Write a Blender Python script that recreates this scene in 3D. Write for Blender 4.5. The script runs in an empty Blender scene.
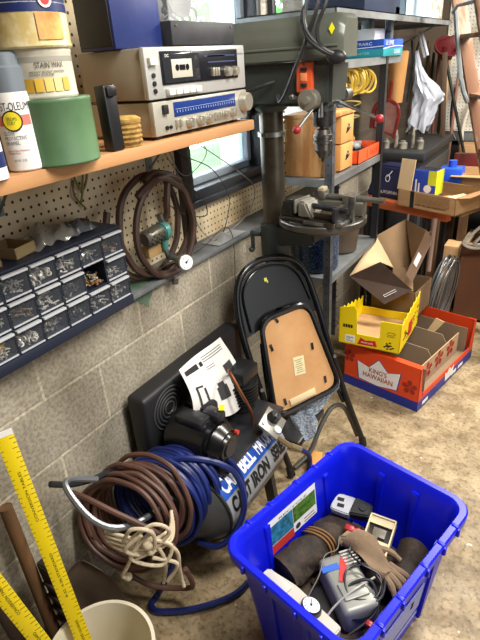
import bpy, bmesh, math, random
from mathutils import Vector as V, Matrix as M4, Euler, Quaternion
random.seed(7)
SC = bpy.context.scene
COL = SC.collection
PI = math.pi
def rad(a): return math.radians(a)

# ------------------------------------------------------------------ materials
def lin(h):
    h = h.lstrip('#'); c = [int(h[i:i+2], 16)/255 for i in (0, 2, 4)]
    return tuple(x/12.92 if x <= .04045 else ((x+.055)/1.055)**2.4 for x in c) + (1,)
MATS = {}
def mat(name, col, rough=.5, metal=0., col2=None, scale=8., thr=(.35, .65), bump=0., bscale=None, alpha=1., trans=0., spec=.5,
        emit=None, estr=1., stretch=None, coat=0., detail=6.):
    if name in MATS: return MATS[name]
    m = bpy.data.materials.new(name); m.use_nodes = True; MATS[name] = m
    nt = m.node_tree; N = nt.nodes; L = nt.links
    b = N['Principled BSDF']
    b.inputs['Base Color'].default_value = lin(col); b.inputs['Roughness'].default_value = rough
    b.inputs['Metallic'].default_value = metal; b.inputs['Specular IOR Level'].default_value = spec
    b.inputs['Alpha'].default_value = alpha; b.inputs['Transmission Weight'].default_value = trans
    b.inputs['Coat Weight'].default_value = coat
    if emit: b.inputs['Emission Color'].default_value = lin(emit); b.inputs['Emission Strength'].default_value = estr
    if col2 or bump:
        tc = N.new('ShaderNodeTexCoord'); mp = N.new('ShaderNodeMapping')
        if stretch: mp.inputs['Scale'].default_value = stretch
        L.new(tc.outputs['Object'], mp.inputs[0])
    if col2:
        n = N.new('ShaderNodeTexNoise'); n.inputs['Scale'].default_value = scale; n.inputs['Detail'].default_value = detail
        n.inputs['Roughness'].default_value = .6
        L.new(mp.outputs[0], n.inputs['Vector'])
        r = N.new('ShaderNodeValToRGB'); r.color_ramp.elements[0].position = thr[0]; r.color_ramp.elements[1].position = thr[1]
        r.color_ramp.elements[0].color = lin(col); r.color_ramp.elements[1].color = lin(col2)
        L.new(n.outputs[0], r.inputs[0]); L.new(r.outputs[0], b.inputs['Base Color'])
    if bump:
        n2 = N.new('ShaderNodeTexNoise'); n2.inputs['Scale'].default_value = bscale or scale*4; n2.inputs['Detail'].default_value = 4
        L.new(mp.outputs[0], n2.inputs['Vector'])
        bp = N.new('ShaderNodeBump'); bp.inputs['Strength'].default_value = bump; bp.inputs['Distance'].default_value = .004
        L.new(n2.outputs[0], bp.inputs['Height']); L.new(bp.outputs[0], b.inputs['Normal'])
    return m

def node(nt, t, **kw):
    n = nt.nodes.new(t)
    for k, v in kw.items(): setattr(n, k, v)
    return n
def mathn(nt, op, a, b=None):
    n = nt.nodes.new('ShaderNodeMath'); n.operation = op
    for i, x in enumerate((a, b)):
        if x is None: continue
        if isinstance(x, (int, float)): n.inputs[i].default_value = x
        else: nt.links.new(x, n.inputs[i])
    return n.outputs[0]
def mixc(nt, f, a, b, mode='MIX'):
    n = nt.nodes.new('ShaderNodeMix'); n.data_type = 'RGBA'; n.blend_type = mode
    for i, x in ((0, f), (6, a), (7, b)):
        if isinstance(x, (int, float)): n.inputs[i].default_value = x
        elif isinstance(x, tuple): n.inputs[i].default_value = x
        else: nt.links.new(x, n.inputs[i])
    return n.outputs[2]

def block_mat(name, c1, c2, mortar, stain=True, z0=0.):
    m = bpy.data.materials.new(name); m.use_nodes = True; nt = m.node_tree; L = nt.links
    b = nt.nodes['Principled BSDF']; b.inputs['Roughness'].default_value = .92
    tc = node(nt, 'ShaderNodeTexCoord'); sp = node(nt, 'ShaderNodeSeparateXYZ'); L.new(tc.outputs['Object'], sp.inputs[0])
    cb = node(nt, 'ShaderNodeCombineXYZ')
    L.new(mathn(nt, 'ADD', sp.outputs[1], 4.06-.038-.005), cb.inputs[0]); L.new(mathn(nt, 'ADD', sp.outputs[2], .005-z0), cb.inputs[1])
    br = node(nt, 'ShaderNodeTexBrick'); L.new(cb.outputs[0], br.inputs['Vector'])
    br.inputs['Scale'].default_value = 1; br.inputs['Brick Width'].default_value = .406; br.inputs['Row Height'].default_value = .203
    br.inputs['Mortar Size'].default_value = .0055; br.inputs['Mortar Smooth'].default_value = .3; br.inputs['Bias'].default_value = 0
    br.inputs['Color1'].default_value = lin(c1); br.inputs['Color2'].default_value = lin(c2); br.inputs['Mortar'].default_value = lin(mortar)
    n1 = node(nt, 'ShaderNodeTexNoise'); n1.inputs['Scale'].default_value = 3.5; n1.inputs['Detail'].default_value = 6; L.new(tc.outputs['Object'], n1.inputs['Vector'])
    n2 = node(nt, 'ShaderNodeTexNoise'); n2.inputs['Scale'].default_value = 90; n2.inputs['Detail'].default_value = 3; L.new(tc.outputs['Object'], n2.inputs['Vector'])
    r = node(nt, 'ShaderNodeValToRGB'); r.color_ramp.elements[0].color = lin('9a9184'); r.color_ramp.elements[1].color = (1, 1, 1, 1)
    r.color_ramp.elements[0].position = .3; r.color_ramp.elements[1].position = .6
    L.new(n1.outputs[0], r.inputs[0])
    c = mixc(nt, .7, br.outputs['Color'], r.outputs[0], 'MULTIPLY')
    r2 = node(nt, 'ShaderNodeValToRGB'); r2.color_ramp.elements[0].color = lin('b0a898'); r2.color_ramp.elements[1].color = (1, 1, 1, 1)
    r2.color_ramp.elements[0].position = .35; r2.color_ramp.elements[1].position = .6
    L.new(n2.outputs[0], r2.inputs[0]); c = mixc(nt, .6, c, r2.outputs[0], 'MULTIPLY')
    L.new(c, b.inputs['Base Color'])
    bp = node(nt, 'ShaderNodeBump'); bp.inputs['Strength'].default_value = .6; bp.inputs['Distance'].default_value = .004
    h = mathn(nt, 'ADD', mathn(nt, 'MULTIPLY', br.outputs['Fac'], -.9), mathn(nt, 'MULTIPLY', n2.outputs[0], .5))
    L.new(h, bp.inputs['Height']); L.new(bp.outputs[0], b.inputs['Normal'])
    return m

def peg_mat(name, base, hole, a, bb, pitch=.0254, r=.0042):
    m = bpy.data.materials.new(name); m.use_nodes = True; nt = m.node_tree; L = nt.links
    b = nt.nodes['Principled BSDF']; b.inputs['Roughness'].default_value = .7
    tc = node(nt, 'ShaderNodeTexCoord'); sp = node(nt, 'ShaderNodeSeparateXYZ'); L.new(tc.outputs['Object'], sp.inputs[0])
    ds = []
    for i in (a, bb):
        f = mathn(nt, 'FRACT', mathn(nt, 'MULTIPLY', mathn(nt, 'ADD', sp.outputs[i], 10), 1/pitch)); f = mathn(nt, 'SUBTRACT', f, .5); ds.append(mathn(nt, 'MULTIPLY', f, f))
    d = mathn(nt, 'SQRT', mathn(nt, 'ADD', ds[0], ds[1]))
    h = mathn(nt, 'LESS_THAN', d, r/pitch)
    n1 = node(nt, 'ShaderNodeTexNoise'); n1.inputs['Scale'].default_value = 5; L.new(tc.outputs['Object'], n1.inputs['Vector'])
    rr = node(nt, 'ShaderNodeValToRGB'); rr.color_ramp.elements[0].color = lin('b8ac98'); rr.color_ramp.elements[1].color = (1, 1, 1, 1)
    rr.color_ramp.elements[0].position = .35; rr.color_ramp.elements[1].position = .6; L.new(n1.outputs[0], rr.inputs[0])
    c = mixc(nt, .8, lin(base), rr.outputs[0], 'MULTIPLY')
    c = mixc(nt, h, c, lin(hole)); L.new(c, b.inputs['Base Color'])
    return m

def floor_mat():
    m = bpy.data.materials.new('concrete_floor'); m.use_nodes = True; nt = m.node_tree; L = nt.links
    b = nt.nodes['Principled BSDF']
    tc = node(nt, 'ShaderNodeTexCoord')
    def ns(s, d=8, rg=.6, dist=0):
        n = node(nt, 'ShaderNodeTexNoise'); n.inputs['Scale'].default_value = s; n.inputs['Detail'].default_value = d; n.inputs['Roughness'].default_value = rg
        n.inputs['Distortion'].default_value = dist
        L.new(tc.outputs['Object'], n.inputs['Vector']); return n.outputs[0]
    def ramp(f, p0, c0, p1, c1):
        r = node(nt, 'ShaderNodeValToRGB'); e = r.color_ramp.elements; e[0].position = p0; e[1].position = p1; e[0].color = lin(c0); e[1].color = lin(c1)
        L.new(f, r.inputs[0]); return r.outputs[0]
    c = ramp(ns(2.6, 10, .65, .6), .36, '907f62', .64, 'c2ae8a')
    c = mixc(nt, .75, c, ramp(ns(11, 8, .7), .38, 'a2947a', .6, 'ffffff'), 'MULTIPLY')
    c = mixc(nt, .8, c, ramp(ns(55, 5, .7), .34, '94876f', .5, 'ffffff'), 'MULTIPLY')
    sp = ramp(ns(23, 2, .5), .70, '000000', .74, 'ffffff'); c = mixc(nt, sp, c, lin('d8cdb4'))
    L.new(c, b.inputs['Base Color'])
    L.new(mathn(nt, 'ADD', mathn(nt, 'MULTIPLY', ns(7), .5), .3), b.inputs['Roughness'])
    bp = node(nt, 'ShaderNodeBump'); bp.inputs['Strength'].default_value = .35; bp.inputs['Distance'].default_value = .004
    L.new(ns(60), bp.inputs['Height']); L.new(bp.outputs[0], b.inputs['Normal'])
    return m

# ------------------------------------------------------------------ mesh builder
class MB:
    def __init__(s): s.bm = bmesh.new()
    def _add(s, t, mi=0, T=None):
        if T is not None: bmesh.ops.transform(t, matrix=T, verts=t.verts)
        for f in t.faces: f.material_index = mi
        me = bpy.data.meshes.new('tmp'); t.to_mesh(me); t.free(); s.bm.from_mesh(me); bpy.data.meshes.remove(me); return s
    def box(s, c, d, R=None, mi=0, bev=0., seg=2):
        t = bmesh.new(); bmesh.ops.create_cube(t, size=1); bmesh.ops.scale(t, vec=d, verts=t.verts)
        if bev: bmesh.ops.bevel(t, geom=list(t.edges), offset=min(bev, min(d)*.49), segments=seg, affect='EDGES', profile=.5)
        T = M4.Translation(c) @ (R.to_4x4() if R else M4.Identity(4)); return s._add(t, mi, T)
    def bb(s, a, b, **k):
        return s.box([(a[i]+b[i])/2 for i in range(3)], [abs(b[i]-a[i]) for i in range(3)], **k)
    def hexa(s, p, mi=0, bev=0.):   # 4 bottom, 4 top
        t = bmesh.new(); v = [t.verts.new(q) for q in p]
        for f in ((3, 2, 1, 0), (4, 5, 6, 7), (0, 1, 5, 4), (1, 2, 6, 5), (2, 3, 7, 6), (3, 0, 4, 7)): t.faces.new([v[i] for i in f])
        bmesh.ops.recalc_face_normals(t, faces=t.faces)
        if bev: bmesh.ops.bevel(t, geom=list(t.edges), offset=bev, segments=2, affect='EDGES')
        return s._add(t, mi)
    def cyl(s, p0, p1, r, r1=None, seg=24, mi=0, bev=0.):
        p0, p1 = V(p0), V(p1); d = p1-p0
        t = bmesh.new(); bmesh.ops.create_cone(t, cap_ends=True, segments=seg, radius1=r, radius2=r if r1 is None else r1, depth=d.length)
        if bev:
            es = [e for e in t.edges if len(e.link_faces) == 2 and any(len(f.verts) > 4 for f in e.link_faces)]
            bmesh.ops.bevel(t, geom=es, offset=bev, segments=2, affect='EDGES')
        T = M4.Translation((p0+p1)/2) @ V((0, 0, 1)).rotation_difference(d).to_matrix().to_4x4(); return s._add(t, mi, T)
    def lathe(s, prof, T=None, seg=32, mi=0, close=False):
        t = bmesh.new(); rings = []
        for r, z in prof:
            if r < 1e-6: rings.append([t.verts.new((0, 0, z))])
            else: rings.append([t.verts.new((r*math.cos(2*PI*k/seg), r*math.sin(2*PI*k/seg), z)) for k in range(seg)])
        pr = list(zip(rings, rings[1:])) + ([(rings[-1], rings[0])] if close else [])
        for a, b in pr:
            for k in range(seg):
                q = [a[k % len(a)], a[(k+1) % seg % len(a)], b[(k+1) % seg % len(b)], b[k % len(b)]]
                u = []
                for x in q:
                    if x not in u: u.append(x)
                if len(u) > 2: t.faces.new(u)
        bmesh.ops.recalc_face_normals(t, faces=t.faces)
        if T is not None and not isinstance(T, M4): T = M4.Translation(T)
        return s._add(t, mi, T)
    def tube(s, pts, r, seg=8, closed=False, smooth=6, mi=0):
        P = [V(p) for p in pts]
        if smooth > 1:
            n = len(P); Q = []
            for i in range(n if closed else n-1):
                g = (lambda j: P[j % n]) if closed else (lambda j: P[min(max(j, 0), n-1)])
                a, b, c, d = g(i-1), g(i), g(i+1), g(i+2)
                for k in range(smooth):
                    u = k/smooth
                    Q.append(.5*((2*b)+(c-a)*u+(2*a-5*b+4*c-d)*u*u+(3*b-a-3*c+d)*u**3))
            if not closed: Q.append(P[-1])
            P = Q
        t = bmesh.new(); n = len(P); rings = []; nrm = None
        for i in range(n):
            d = (P[(i+1) % n]-P[i-1]) if closed else (P[min(i+1, n-1)]-P[max(i-1, 0)])
            if d.length < 1e-9: d = V((0, 0, 1))
            d.normalize()
            if nrm is None: nrm = d.orthogonal().normalized()
            nrm = nrm-d*nrm.dot(d)
            if nrm.length < 1e-6: nrm = d.orthogonal()
            nrm.normalize(); bn = d.cross(nrm)
            rr = r[min(int(i/(n-1)*(len(r)-1)+.5), len(r)-1)] if isinstance(r, (list, tuple)) else r
            rings.append([t.verts.new(P[i]+(nrm*math.cos(2*PI*k/seg)+bn*math.sin(2*PI*k/seg))*rr) for k in range(seg)])
        for i in range(n if closed else n-1):
            a, b = rings[i], rings[(i+1) % n]
            off = 0
            if closed and i == n-1: off = min(range(seg), key=lambda o: (a[0].co-b[o].co).length)
            for k in range(seg): t.faces.new((a[k], a[(k+1) % seg], b[(k+1+off) % seg], b[(k+off) % seg]))
        if not closed: t.faces.new(rings[0][::-1]); t.faces.new(rings[-1])
        bmesh.ops.recalc_face_normals(t, faces=t.faces)
        return s._add(t, mi)
    def prism(s, poly, o, u, v, th, mi=0, bev=0.):
        """polygon (a,b) in plane o+a*u+b*v, extruded by vector th"""
        o, u, v, th = V(o), V(u), V(v), V(th); t = bmesh.new()
        f = t.faces.new([t.verts.new(o+u*a+v*b) for a, b in poly])
        r = bmesh.ops.extrude_face_region(t, geom=[f]); bmesh.ops.translate(t, vec=th, verts=[x for x in r['geom'] if isinstance(x, bmesh.types.BMVert)])
        bmesh.ops.recalc_face_normals(t, faces=t.faces)
        if bev: bmesh.ops.bevel(t, geom=list(t.edges), offset=bev, segments=2, affect='EDGES')
        return s._add(t, mi)
    def grid(s, fn, nu, nv, th=0., mi=0):
        t = bmesh.new(); g = [[t.verts.new(fn(i/nu, j/nv)) for j in range(nv+1)] for i in range(nu+1)]
        for i in range(nu):
            for j in range(nv): t.faces.new((g[i][j], g[i+1][j], g[i+1][j+1], g[i][j+1]))
        if th:
            bmesh.ops.recalc_face_normals(t, faces=t.faces)
            bmesh.ops.solidify(t, geom=list(t.faces), thickness=th)
        return s._add(t, mi)
    def ball(s, c, r, mi=0, sc=(1, 1, 1), seg=16):
        t = bmesh.new(); bmesh.ops.create_uvsphere(t, u_segments=seg, v_segments=max(6, seg//2), radius=r); bmesh.ops.scale(t, vec=sc, verts=t.verts)
        return s._add(t, mi, M4.Translation(c))

def link(name, mb, mats, parent=None, T=None, ang=35, solid=None):
    me = bpy.data.meshes.new(name); mb.bm.to_mesh(me); mb.bm.free()
    for m in (mats if isinstance(mats, (list, tuple)) else [mats]): me.materials.append(m)
    me.polygons.foreach_set('use_smooth', [True]*len(me.polygons)); me.set_sharp_from_angle(angle=rad(ang))
    o = bpy.data.objects.new(name, me); COL.objects.link(o)
    if parent: o.parent = parent
    if T is not None: o.matrix_local = T if isinstance(T, M4) else M4.Translation(T)
    return o
def tag(o, label=None, cat=None, group=None, kind=None):
    if label: o['label'] = label
    if cat: o['category'] = cat
    if group: o['group'] = group
    if kind: o['kind'] = kind
    return o
def thing(name, label, cat, loc=(0, 0, 0), rz=0., T=None, group=None):
    o = bpy.data.objects.new(name, None); COL.objects.link(o); o.empty_display_size = .05
    o.matrix_world = T if T is not None else M4.Translation(loc) @ M4.Rotation(rad(rz), 4, 'Z')
    return tag(o, label, cat, group)
def single(name, mb, mats, label, cat, T=(0, 0, 0), group=None, kind=None, ang=35):
    return tag(link(name, mb, mats, None, T, ang), label, cat, group, kind)
def struct(name, mb, mats): return tag(link(name, mb, mats), kind='structure')

def txt(parent, s, o, r, u, w, h, m, name='lettering', th=.0006, bold=0.):
    """text flat on a surface: lower-left corner o, reading direction r, up u, fitted to w x h"""
    cu = bpy.data.curves.new('t', 'FONT'); cu.body = s; cu.align_x = 'LEFT'; cu.offset = bold; cu.extrude = 0
    cu.space_line = .9
    ob = bpy.data.objects.new('t', cu); COL.objects.link(ob)
    dg = bpy.context.evaluated_depsgraph_get(); me = bpy.data.meshes.new_from_object(ob.evaluated_get(dg))
    COL.objects.unlink(ob); bpy.data.objects.remove(ob)
    xs = [v.co.x for v in me.vertices]; ys = [v.co.y for v in me.vertices]
    x0, x1, y0, y1 = min(xs), max(xs), min(ys), max(ys)
    r = V(r).normalized(); u = V(u).normalized(); n = r.cross(u).normalized()
    for v in me.vertices:
        v.co = V(o)+r*((v.co.x-x0)/(x1-x0)*w)+u*((v.co.y-y0)/(y1-y0)*h)+n*th
    me.name = name; me.materials.append(m)
    ob = bpy.data.objects.new(name, me); COL.objects.link(ob)
    if parent: ob.parent = parent
    return ob
def slice_text(o, step, axis=0):
    bm = bmesh.new(); bm.from_mesh(o.data); xs = [v.co[axis] for v in bm.verts]; x = min(xs)+step
    n = V((1, 0, 0)) if axis == 0 else V((0, 1, 0))
    while x < max(xs):
        bmesh.ops.bisect_plane(bm, geom=list(bm.verts)+list(bm.edges)+list(bm.faces), plane_co=n*x, plane_no=n); x += step
    bm.to_mesh(o.data); bm.free()
def dup(o, T=None, label=None, parent=None):
    c = o.copy(); COL.objects.link(c)
    if parent: c.parent = parent
    if T is not None: c.matrix_local = T
    if label: c['label'] = label
    for ch in list(o.children): dup(ch, None, None, c)
    return c
def frameM(o, x, y, z):
    m = M4.Identity(4)
    for i, a in enumerate((V(x), V(y), V(z), V(o))):
        for j in range(3): m[j][i] = a[j]
    return m

# common materials
K = mat('black_paint', '15161a', .35, 0, '25262a', 12)
KR = mat('black_rubber', '141416', .6)
ST = mat('steel', '9a9a96', .35, .9, '6b6a66', 20)
STD = mat('dark_steel', '4a4a48', .4, .8, '2f2d2a', 25)
CHR = mat('chrome', 'cfd2d6', .15, 1.)
WH = mat('white_paint', 'e9e8e2', .5)
RED = mat('red_plastic', 'a02028', .35)
CB = mat('cardboard', 'a98358', .85, 0, 'b8946a', 6, bump=.1, bscale=90, stretch=(1, 1, 6))
CBD = mat('cardboard_inside', '7d6448', .9, 0, '8a7052', 6)
CBK = mat('dark_cardboard', '3a2a22', .85, 0, '45342a', 8)
PINE = mat('pine', 'b8803f', .6, 0, 'd8a262', 5, stretch=(1, 1, .25), bump=.1)
PLY = mat('plywood_face', 'd8a468', .55, 0, 'ad7238', 5, stretch=(3, 3, .6), thr=(.42, .62))
INK = mat('black_ink', '0d0d0f', .6)
BLUEINK = mat('blue_ink', '1d3fae', .5)
REDINK = mat('red_ink', 'b02a30', .5)
WHINK = mat('white_ink', 'f0f0ee', .5)
YEL = mat('yellow_sticker', 'e6e21c', .5)
GALV = mat('galvanised', '8d9292', .45, .6, '757a7c', 14)
BROWNTOOL = mat('old_wood_handle', '4a3420', .7, 0, '755432', 10, stretch=(1, 1, .2))

# ------------------------------------------------------------------ setting
b = MB(); b.bb((-.35, -2.5, -.1), (4.2, 4.75, 0)); struct('floor', b, floor_mat())
BLK = block_mat('concrete_block', 'b3ac9b', 'a59e8e', 'cfc7b2')
BLW = block_mat('white_block', 'd8d6cc', 'e2e0d6', 'bdbab0')
PANEL = mat('dark_panel', '5a4f42', .8, 0, '463c32', 3, stretch=(1, 1, 12))
b = MB(); b.bb((-.35, -2.5, 0), (0, 4.6, .955), mi=0)
b.bb((-.35, -2.5, .955), (-.115, 1.5, 2.5), mi=1); b.bb((-.35, 1.5, .955), (-.115, 2.78, 1.14), mi=1); b.bb((-.35, 1.5, 2.05), (-.115, 2.78, 2.5), mi=1)
b.bb((-.35, 2.10, 1.14), (-.115, 2.2, 2.05), mi=1); b.bb((-.35, 2.78, .955), (-.115, 3.15, 1.60), mi=1); b.bb((-.35, 2.78, 1.60), (-.115, 3.15, 2.5), mi=2); b.bb((-.35, 3.15, .955), (-.115, 4.6, 2.5), mi=2)
struct('wall_left', b, [BLK, BLW, PANEL])
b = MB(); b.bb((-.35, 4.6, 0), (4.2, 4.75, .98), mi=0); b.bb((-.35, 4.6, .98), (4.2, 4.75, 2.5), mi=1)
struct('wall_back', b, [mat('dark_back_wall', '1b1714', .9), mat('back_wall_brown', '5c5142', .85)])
b = MB(); b.bb((4.05, -2.5, 0), (4.2, 4.6, 2.5)); struct('wall_right', b, mat('right_wall_paint', '6e685c', .85))
b = MB(); b.bb((-.35, -2.6, 0), (4.2, -2.5, 2.5)); struct('wall_front', b, mat('right_wall_paint', '6e685c', .85))
b = MB(); b.bb((-.35, -2.5, 2.5), (4.2, 4.75, 2.6)); struct('ceiling', b, mat('ceiling_paint', '857e70', .9))
LEDGE = mat('grey_sill_paint', '6f7274', .55, 0, '4b4d50', 7, bump=.3)
b = MB(); b.bb((-.115, -2.5, .955), (.022, 4.0, .972), bev=.003); struct('trim_1', b, LEDGE)
# moss stain, a patch of peeling green paint on the sill
b = MB(); b.prism([(-.05, .0), (-.03, .009), (.03, .009), (.055, .004), (.045, -.02), (.03, -.028), (.024, -.05), (.012, -.045), (.005, -.03), (-.01, -.026), (-.02, -.012), (-.035, -.010)], (.0005, 1.08, .945), (0, 1, 0), (0, 0, 1), (.0012, 0, 0))
b.prism([(-.08, 0), (.09, .0), (.07, .07), (-.05, .055)], (.0, 1.06, .9722), (0, 1, 0), (-1, 0, 0), (0, 0, .001))
struct('trim_2', b, mat('green_flaking_paint', '3c5a4c', .7, 0, '61715c', 30))
# windows: dark outer frame, pale sash
FR = mat('window_dark_frame', '2c2f33', .45); SASH = mat('window_sash', '8f9aa4', .4)
def window(nm, y0, y1, z0, z1):
    b = MB(); w = .035
    for a, c in (((-.16, y0, z0), (-.09, y0+w, z1)), ((-.16, y1-w, z0), (-.09, y1, z1)), ((-.16, y0+w, z0), (-.09, y1-w, z0+w)), ((-.16, y0+w, z1-w), (-.09, y1-w, z1))): b.bb(a, c, bev=.003)
    o = struct(nm, b, FR); b = MB(); y0 += w; y1 -= w; z0 += w; z1 -= w; w = .03
    for a, c in (((-.2, y0, z0), (-.15, y0+w, z1)), ((-.2, y1-w, z0), (-.15, y1, z1)), ((-.2, y0, z0), (-.15, y1, z0+w)), ((-.2, y0, z1-w), (-.15, y1, z1))): b.bb(a, c, bev=.004)
    link('window_sash', b, SASH, o)
    b = MB(); b.bb((-.18, y0+w, z0+w), (-.174, y1-w, z1-w)); g = mat('window_glass', 'ffffff', 0., trans=1., spec=.5); link('pane', b, g, o)
window('window_1', 1.5, 2.10, 1.14, 2.05); window('window_2', 2.2, 2.78, 1.14, 2.05)
b = MB(); b.bb((-.115, 1.47, 1.115), (-.07, 2.8, 1.14), bev=.004); struct('trim_3', b, FR)
# outdoors
b = MB(); b.bb((-3.2, -4, .5), (-.35, 12, .62)); struct('floor_2', b, mat('lawn', '44603a', .9, 0, '5b7a4c', 6, bump=.5))
b = MB(); b.bb((-14, -6, .5), (-3.2, 30, .6)); struct('floor_3', b, mat('pale_driveway', 'e4e2da', .9, 0, 'f0efe8', 3))
LEAF = mat('leaf', '3f8040', .6, 0, '6fae5a', 5)
def bush(loc, R, n, label):
    b = MB(); rng = random.Random(int(R*100))
    b.cyl((0, 0, -R*1.2), (0, 0, 0), .05, .03, 8, mi=1)
    for i in range(n):
        d = V((rng.gauss(0, 1), rng.gauss(0, 1), rng.gauss(0, 1))).normalized()*R*rng.uniform(.35, 1)
        q = Euler((rng.uniform(0, 6), rng.uniform(0, 6), 0)).to_matrix(); s_ = rng.uniform(.05, .1)
        b.prism([(-s_, 0), (0, s_*.45), (s_, 0), (0, -s_*.45)], d, q.col[0], q.col[1], q.col[2]*.002)
    single('leafy_bush', b, [LEAF, BROWNTOOL], label, 'bush', loc)
bush((-2.2, 5.6, 1.9), 1.0, 900, 'leafy green bush outside, seen through the window just above the drill press')
bush((-4.2, 6.4, 2.4), 1.3, 900, 'large leafy bush further out, seen through the window behind the stereo')

# pegboards
PEG = peg_mat('pegboard_brown', 'd9c9a8', '2a2018', 1, 2)
b = MB(); b.bb((-.115, -1.2, .972), (-.105, 1.495, 1.9)); b.bb((-.115, 1.495, .972), (-.105, 2.78, 1.115))
single('pegboard', b, PEG, 'cream pegboard on the block wall above the grey sill', 'pegboard')
b = MB(); b.bb((.13, 4.585, 1.0), (1.4, 4.598, 1.95))
single('pegboard', b, peg_mat('pegboard_white', 'ecebe2', '4a4840', 0, 2, r=.0036), 'white pegboard on the far wall behind the ladder', 'pegboard')
b = MB(); b.bb((-.1, 4.56, .93), (1.4, 4.6, .99)); struct('trim_4', b, GALV)
b = MB(); b.bb((-.11, 1.455, .98), (-.075, 1.5, 1.9), bev=.003); struct('trim_5', b, mat('dark_post', '2a231e', .7))

# ------------------------------------------------------------------ wooden shelf and what stands on it
t = thing('wall_shelf', 'long wooden shelf board on the left wall, carrying the stereo and paint cans', 'shelf', (0, .2, 1.43))
BOARD = mat('shelf_wood', '9c6a42', .6, 0, 'c09060', 4, stretch=(3, .25, 3), bump=.15)
b = MB(); b.bb((-.1, -.6, -.012), (.268, 1.2, .016), bev=.002); link('board', b, BOARD, t)
for y in (.52, 1.1):
    b = MB(); b.bb((-.104, y, -.14), (-.1, y+.03, -.013)); b.bb((-.104, y, -.017), (.1, y+.03, -.013)); b.tube([(-.1, y+.015, -.13), (-.03, y+.015, -.06), (.08, y+.015, -.016)], .004, smooth=1)
    link('bracket', b, GALV, t)
Z0 = 1.447
def can(nm, label, x, y, z, r, h, bodym, lidm, cat='can', rim=.003, bands=()):
    t = thing(nm, label, cat, (x, y, z))
    b = MB(); b.lathe([(0, 0), (r*.97, 0), (r, .003), (r, .005), (r*.985, .008), (r*.985, h-.008), (r, h-.006), (r, h-.002), (r*.985, h), (r*.9, h-.004), (0, h-.004)]); link('can_body', b, bodym, t)
    for z0, z1, m in bands:
        b = MB(); b.lathe([(r*.986, z0), (r*.9925, z0), (r*.9925, z1), (r*.986, z1)], seg=40); link('label_band', b, m, t)
    if lidm: b = MB(); b.lathe([(0, h+.004), (r*.9, h+.004), (r*1.02, h+.002), (r*1.03, h-.009), (r*.99, h-.009)]); link('lid', b, lidm, t)
    return t
GREEN = mat('green_can_paint', '5a7c57', .45, 0, '4a6b4a', 9, bump=.2, bscale=12)
can('paint_can', 'dented green can on the wooden shelf, bottom of the stack of three', .234, .694, Z0, .078, .117, GREEN, None)
b = MB()
ctop = mat('tan_label', 'cdbb92', .5, 0, 'd9cfb4', 20)
c2 = can('stain_can', 'worn white-labelled can with yellow swatches, between the green and blue cans', .230, .687, Z0+.117, .065, .081, mat('worn_white_label', 'cfcabb', .5, 0, 'b0a996', 14), None,
         bands=[(.060, .068, mat('grey_label_strip', '8f8b80', .6))])
# colour swatches around the front of the label
def arc_patch(r, a0, a1, z0, z1, n=6):
    b = MB(); b.grid(lambda u, v: V((r*math.cos(a0+(a1-a0)*u), r*math.sin(a0+(a1-a0)*u), z0+(z1-z0)*v)), n, 1); return b
for i, c in enumerate(('b8902c', 'd8b040', 'd9c06a', 'e2cf88', 'c8a84c')):
    a = rad(-62+i*15); link('swatch', arc_patch(.0654, a, a+rad(13), .012, .034), mat('swatch_'+c, c, .5), c2)
def arc_text(parent, s, r, a0, a1, z0, z1, m, name='lettering'):
    o = txt(None, s, (0, 0, 0), (1, 0, 0), (0, 1, 0), a1-a0, z1-z0, m, name)
    slice_text(o, .08)
    for v in o.data.vertices:
        a = a0+v.co.x; v.co = V((r*math.cos(a), r*math.sin(a), z0+v.co.y))
    o.parent = parent; return o
arc_text(c2, 'STAIN WAX', .0656, rad(-42), rad(4), .050, .059, INK); arc_text(c2, 'HEAVY BODY WATER\nSTAIN COLOR', .0656, rad(-52), rad(5), .0375, .0455, INK)
c1 = can('coffee_can', 'blue and cream coffee can with a brown lid, top of the can stack', .228, .685, Z0+.198, .073, .094, mat('cream_label', 'd5caa6', .45, 0, 'b9a367', 16, thr=(.45, .6)),
         mat('brown_lid', '5a2f1e', .5), bands=[(.054, .088, mat('navy_band', '1e2a5c', .4)), (.067, .0685, WH)])
link('picture_patch', arc_patch(.0735, rad(-25), rad(15), .012, .053), mat('amber_print', 'b37433', .5, 0, 'd6a860', 30), c1)
link('round_badge', (lambda b: b.cyl((.0722*math.cos(rad(-8)), .0722*math.sin(rad(-8)), .072), (.0745*math.cos(rad(-8)), .0745*math.sin(rad(-8)), .072), .013) or b)(MB()), mat('badge_white', 'e8e0d0', .5), c1)
link('badge_ring', (lambda b: b.cyl((.0730*math.cos(rad(-8)), .0730*math.sin(rad(-8)), .072), (.0750*math.cos(rad(-8)), .0750*math.sin(rad(-8)), .072), .009) or b)(MB()), REDINK, c1)
def spray(x, y, label, capm, bodym, h=.135, r=.033):
    t = thing('spray_can', label, 'spray can', (x, y, Z0))
    b = MB(); b.lathe([(0, .002), (r*.9, 0), (r, .003), (r, h-.006), (r*.97, h), (0, h)]); link('can_body', b, bodym, t)
    b = MB(); b.lathe([(r*.98, h-.002), (r*.98, h+.036), (r*.86, h+.04), (r*.84, h+.057), (r*.7, h+.06), (0, h+.06)]); link('cap', b, capm, t); return t
s1 = spray(.232, .614, 'white spray paint can with a grey cap, just left of the green can', mat('grey_cap', '6f7880', .4), mat('white_can', 'e4e3df', .35))
A = lambda d: rad(d)
arc_text(s1, 'RUST-OLEUM', .0334, A(-98), A(12), .104, .117, INK)
link('red_band', arc_patch(.0333, A(-100), A(12), .079, .096, 14), mat('pale_red_band', 'd8776a', .5), s1)
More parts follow.
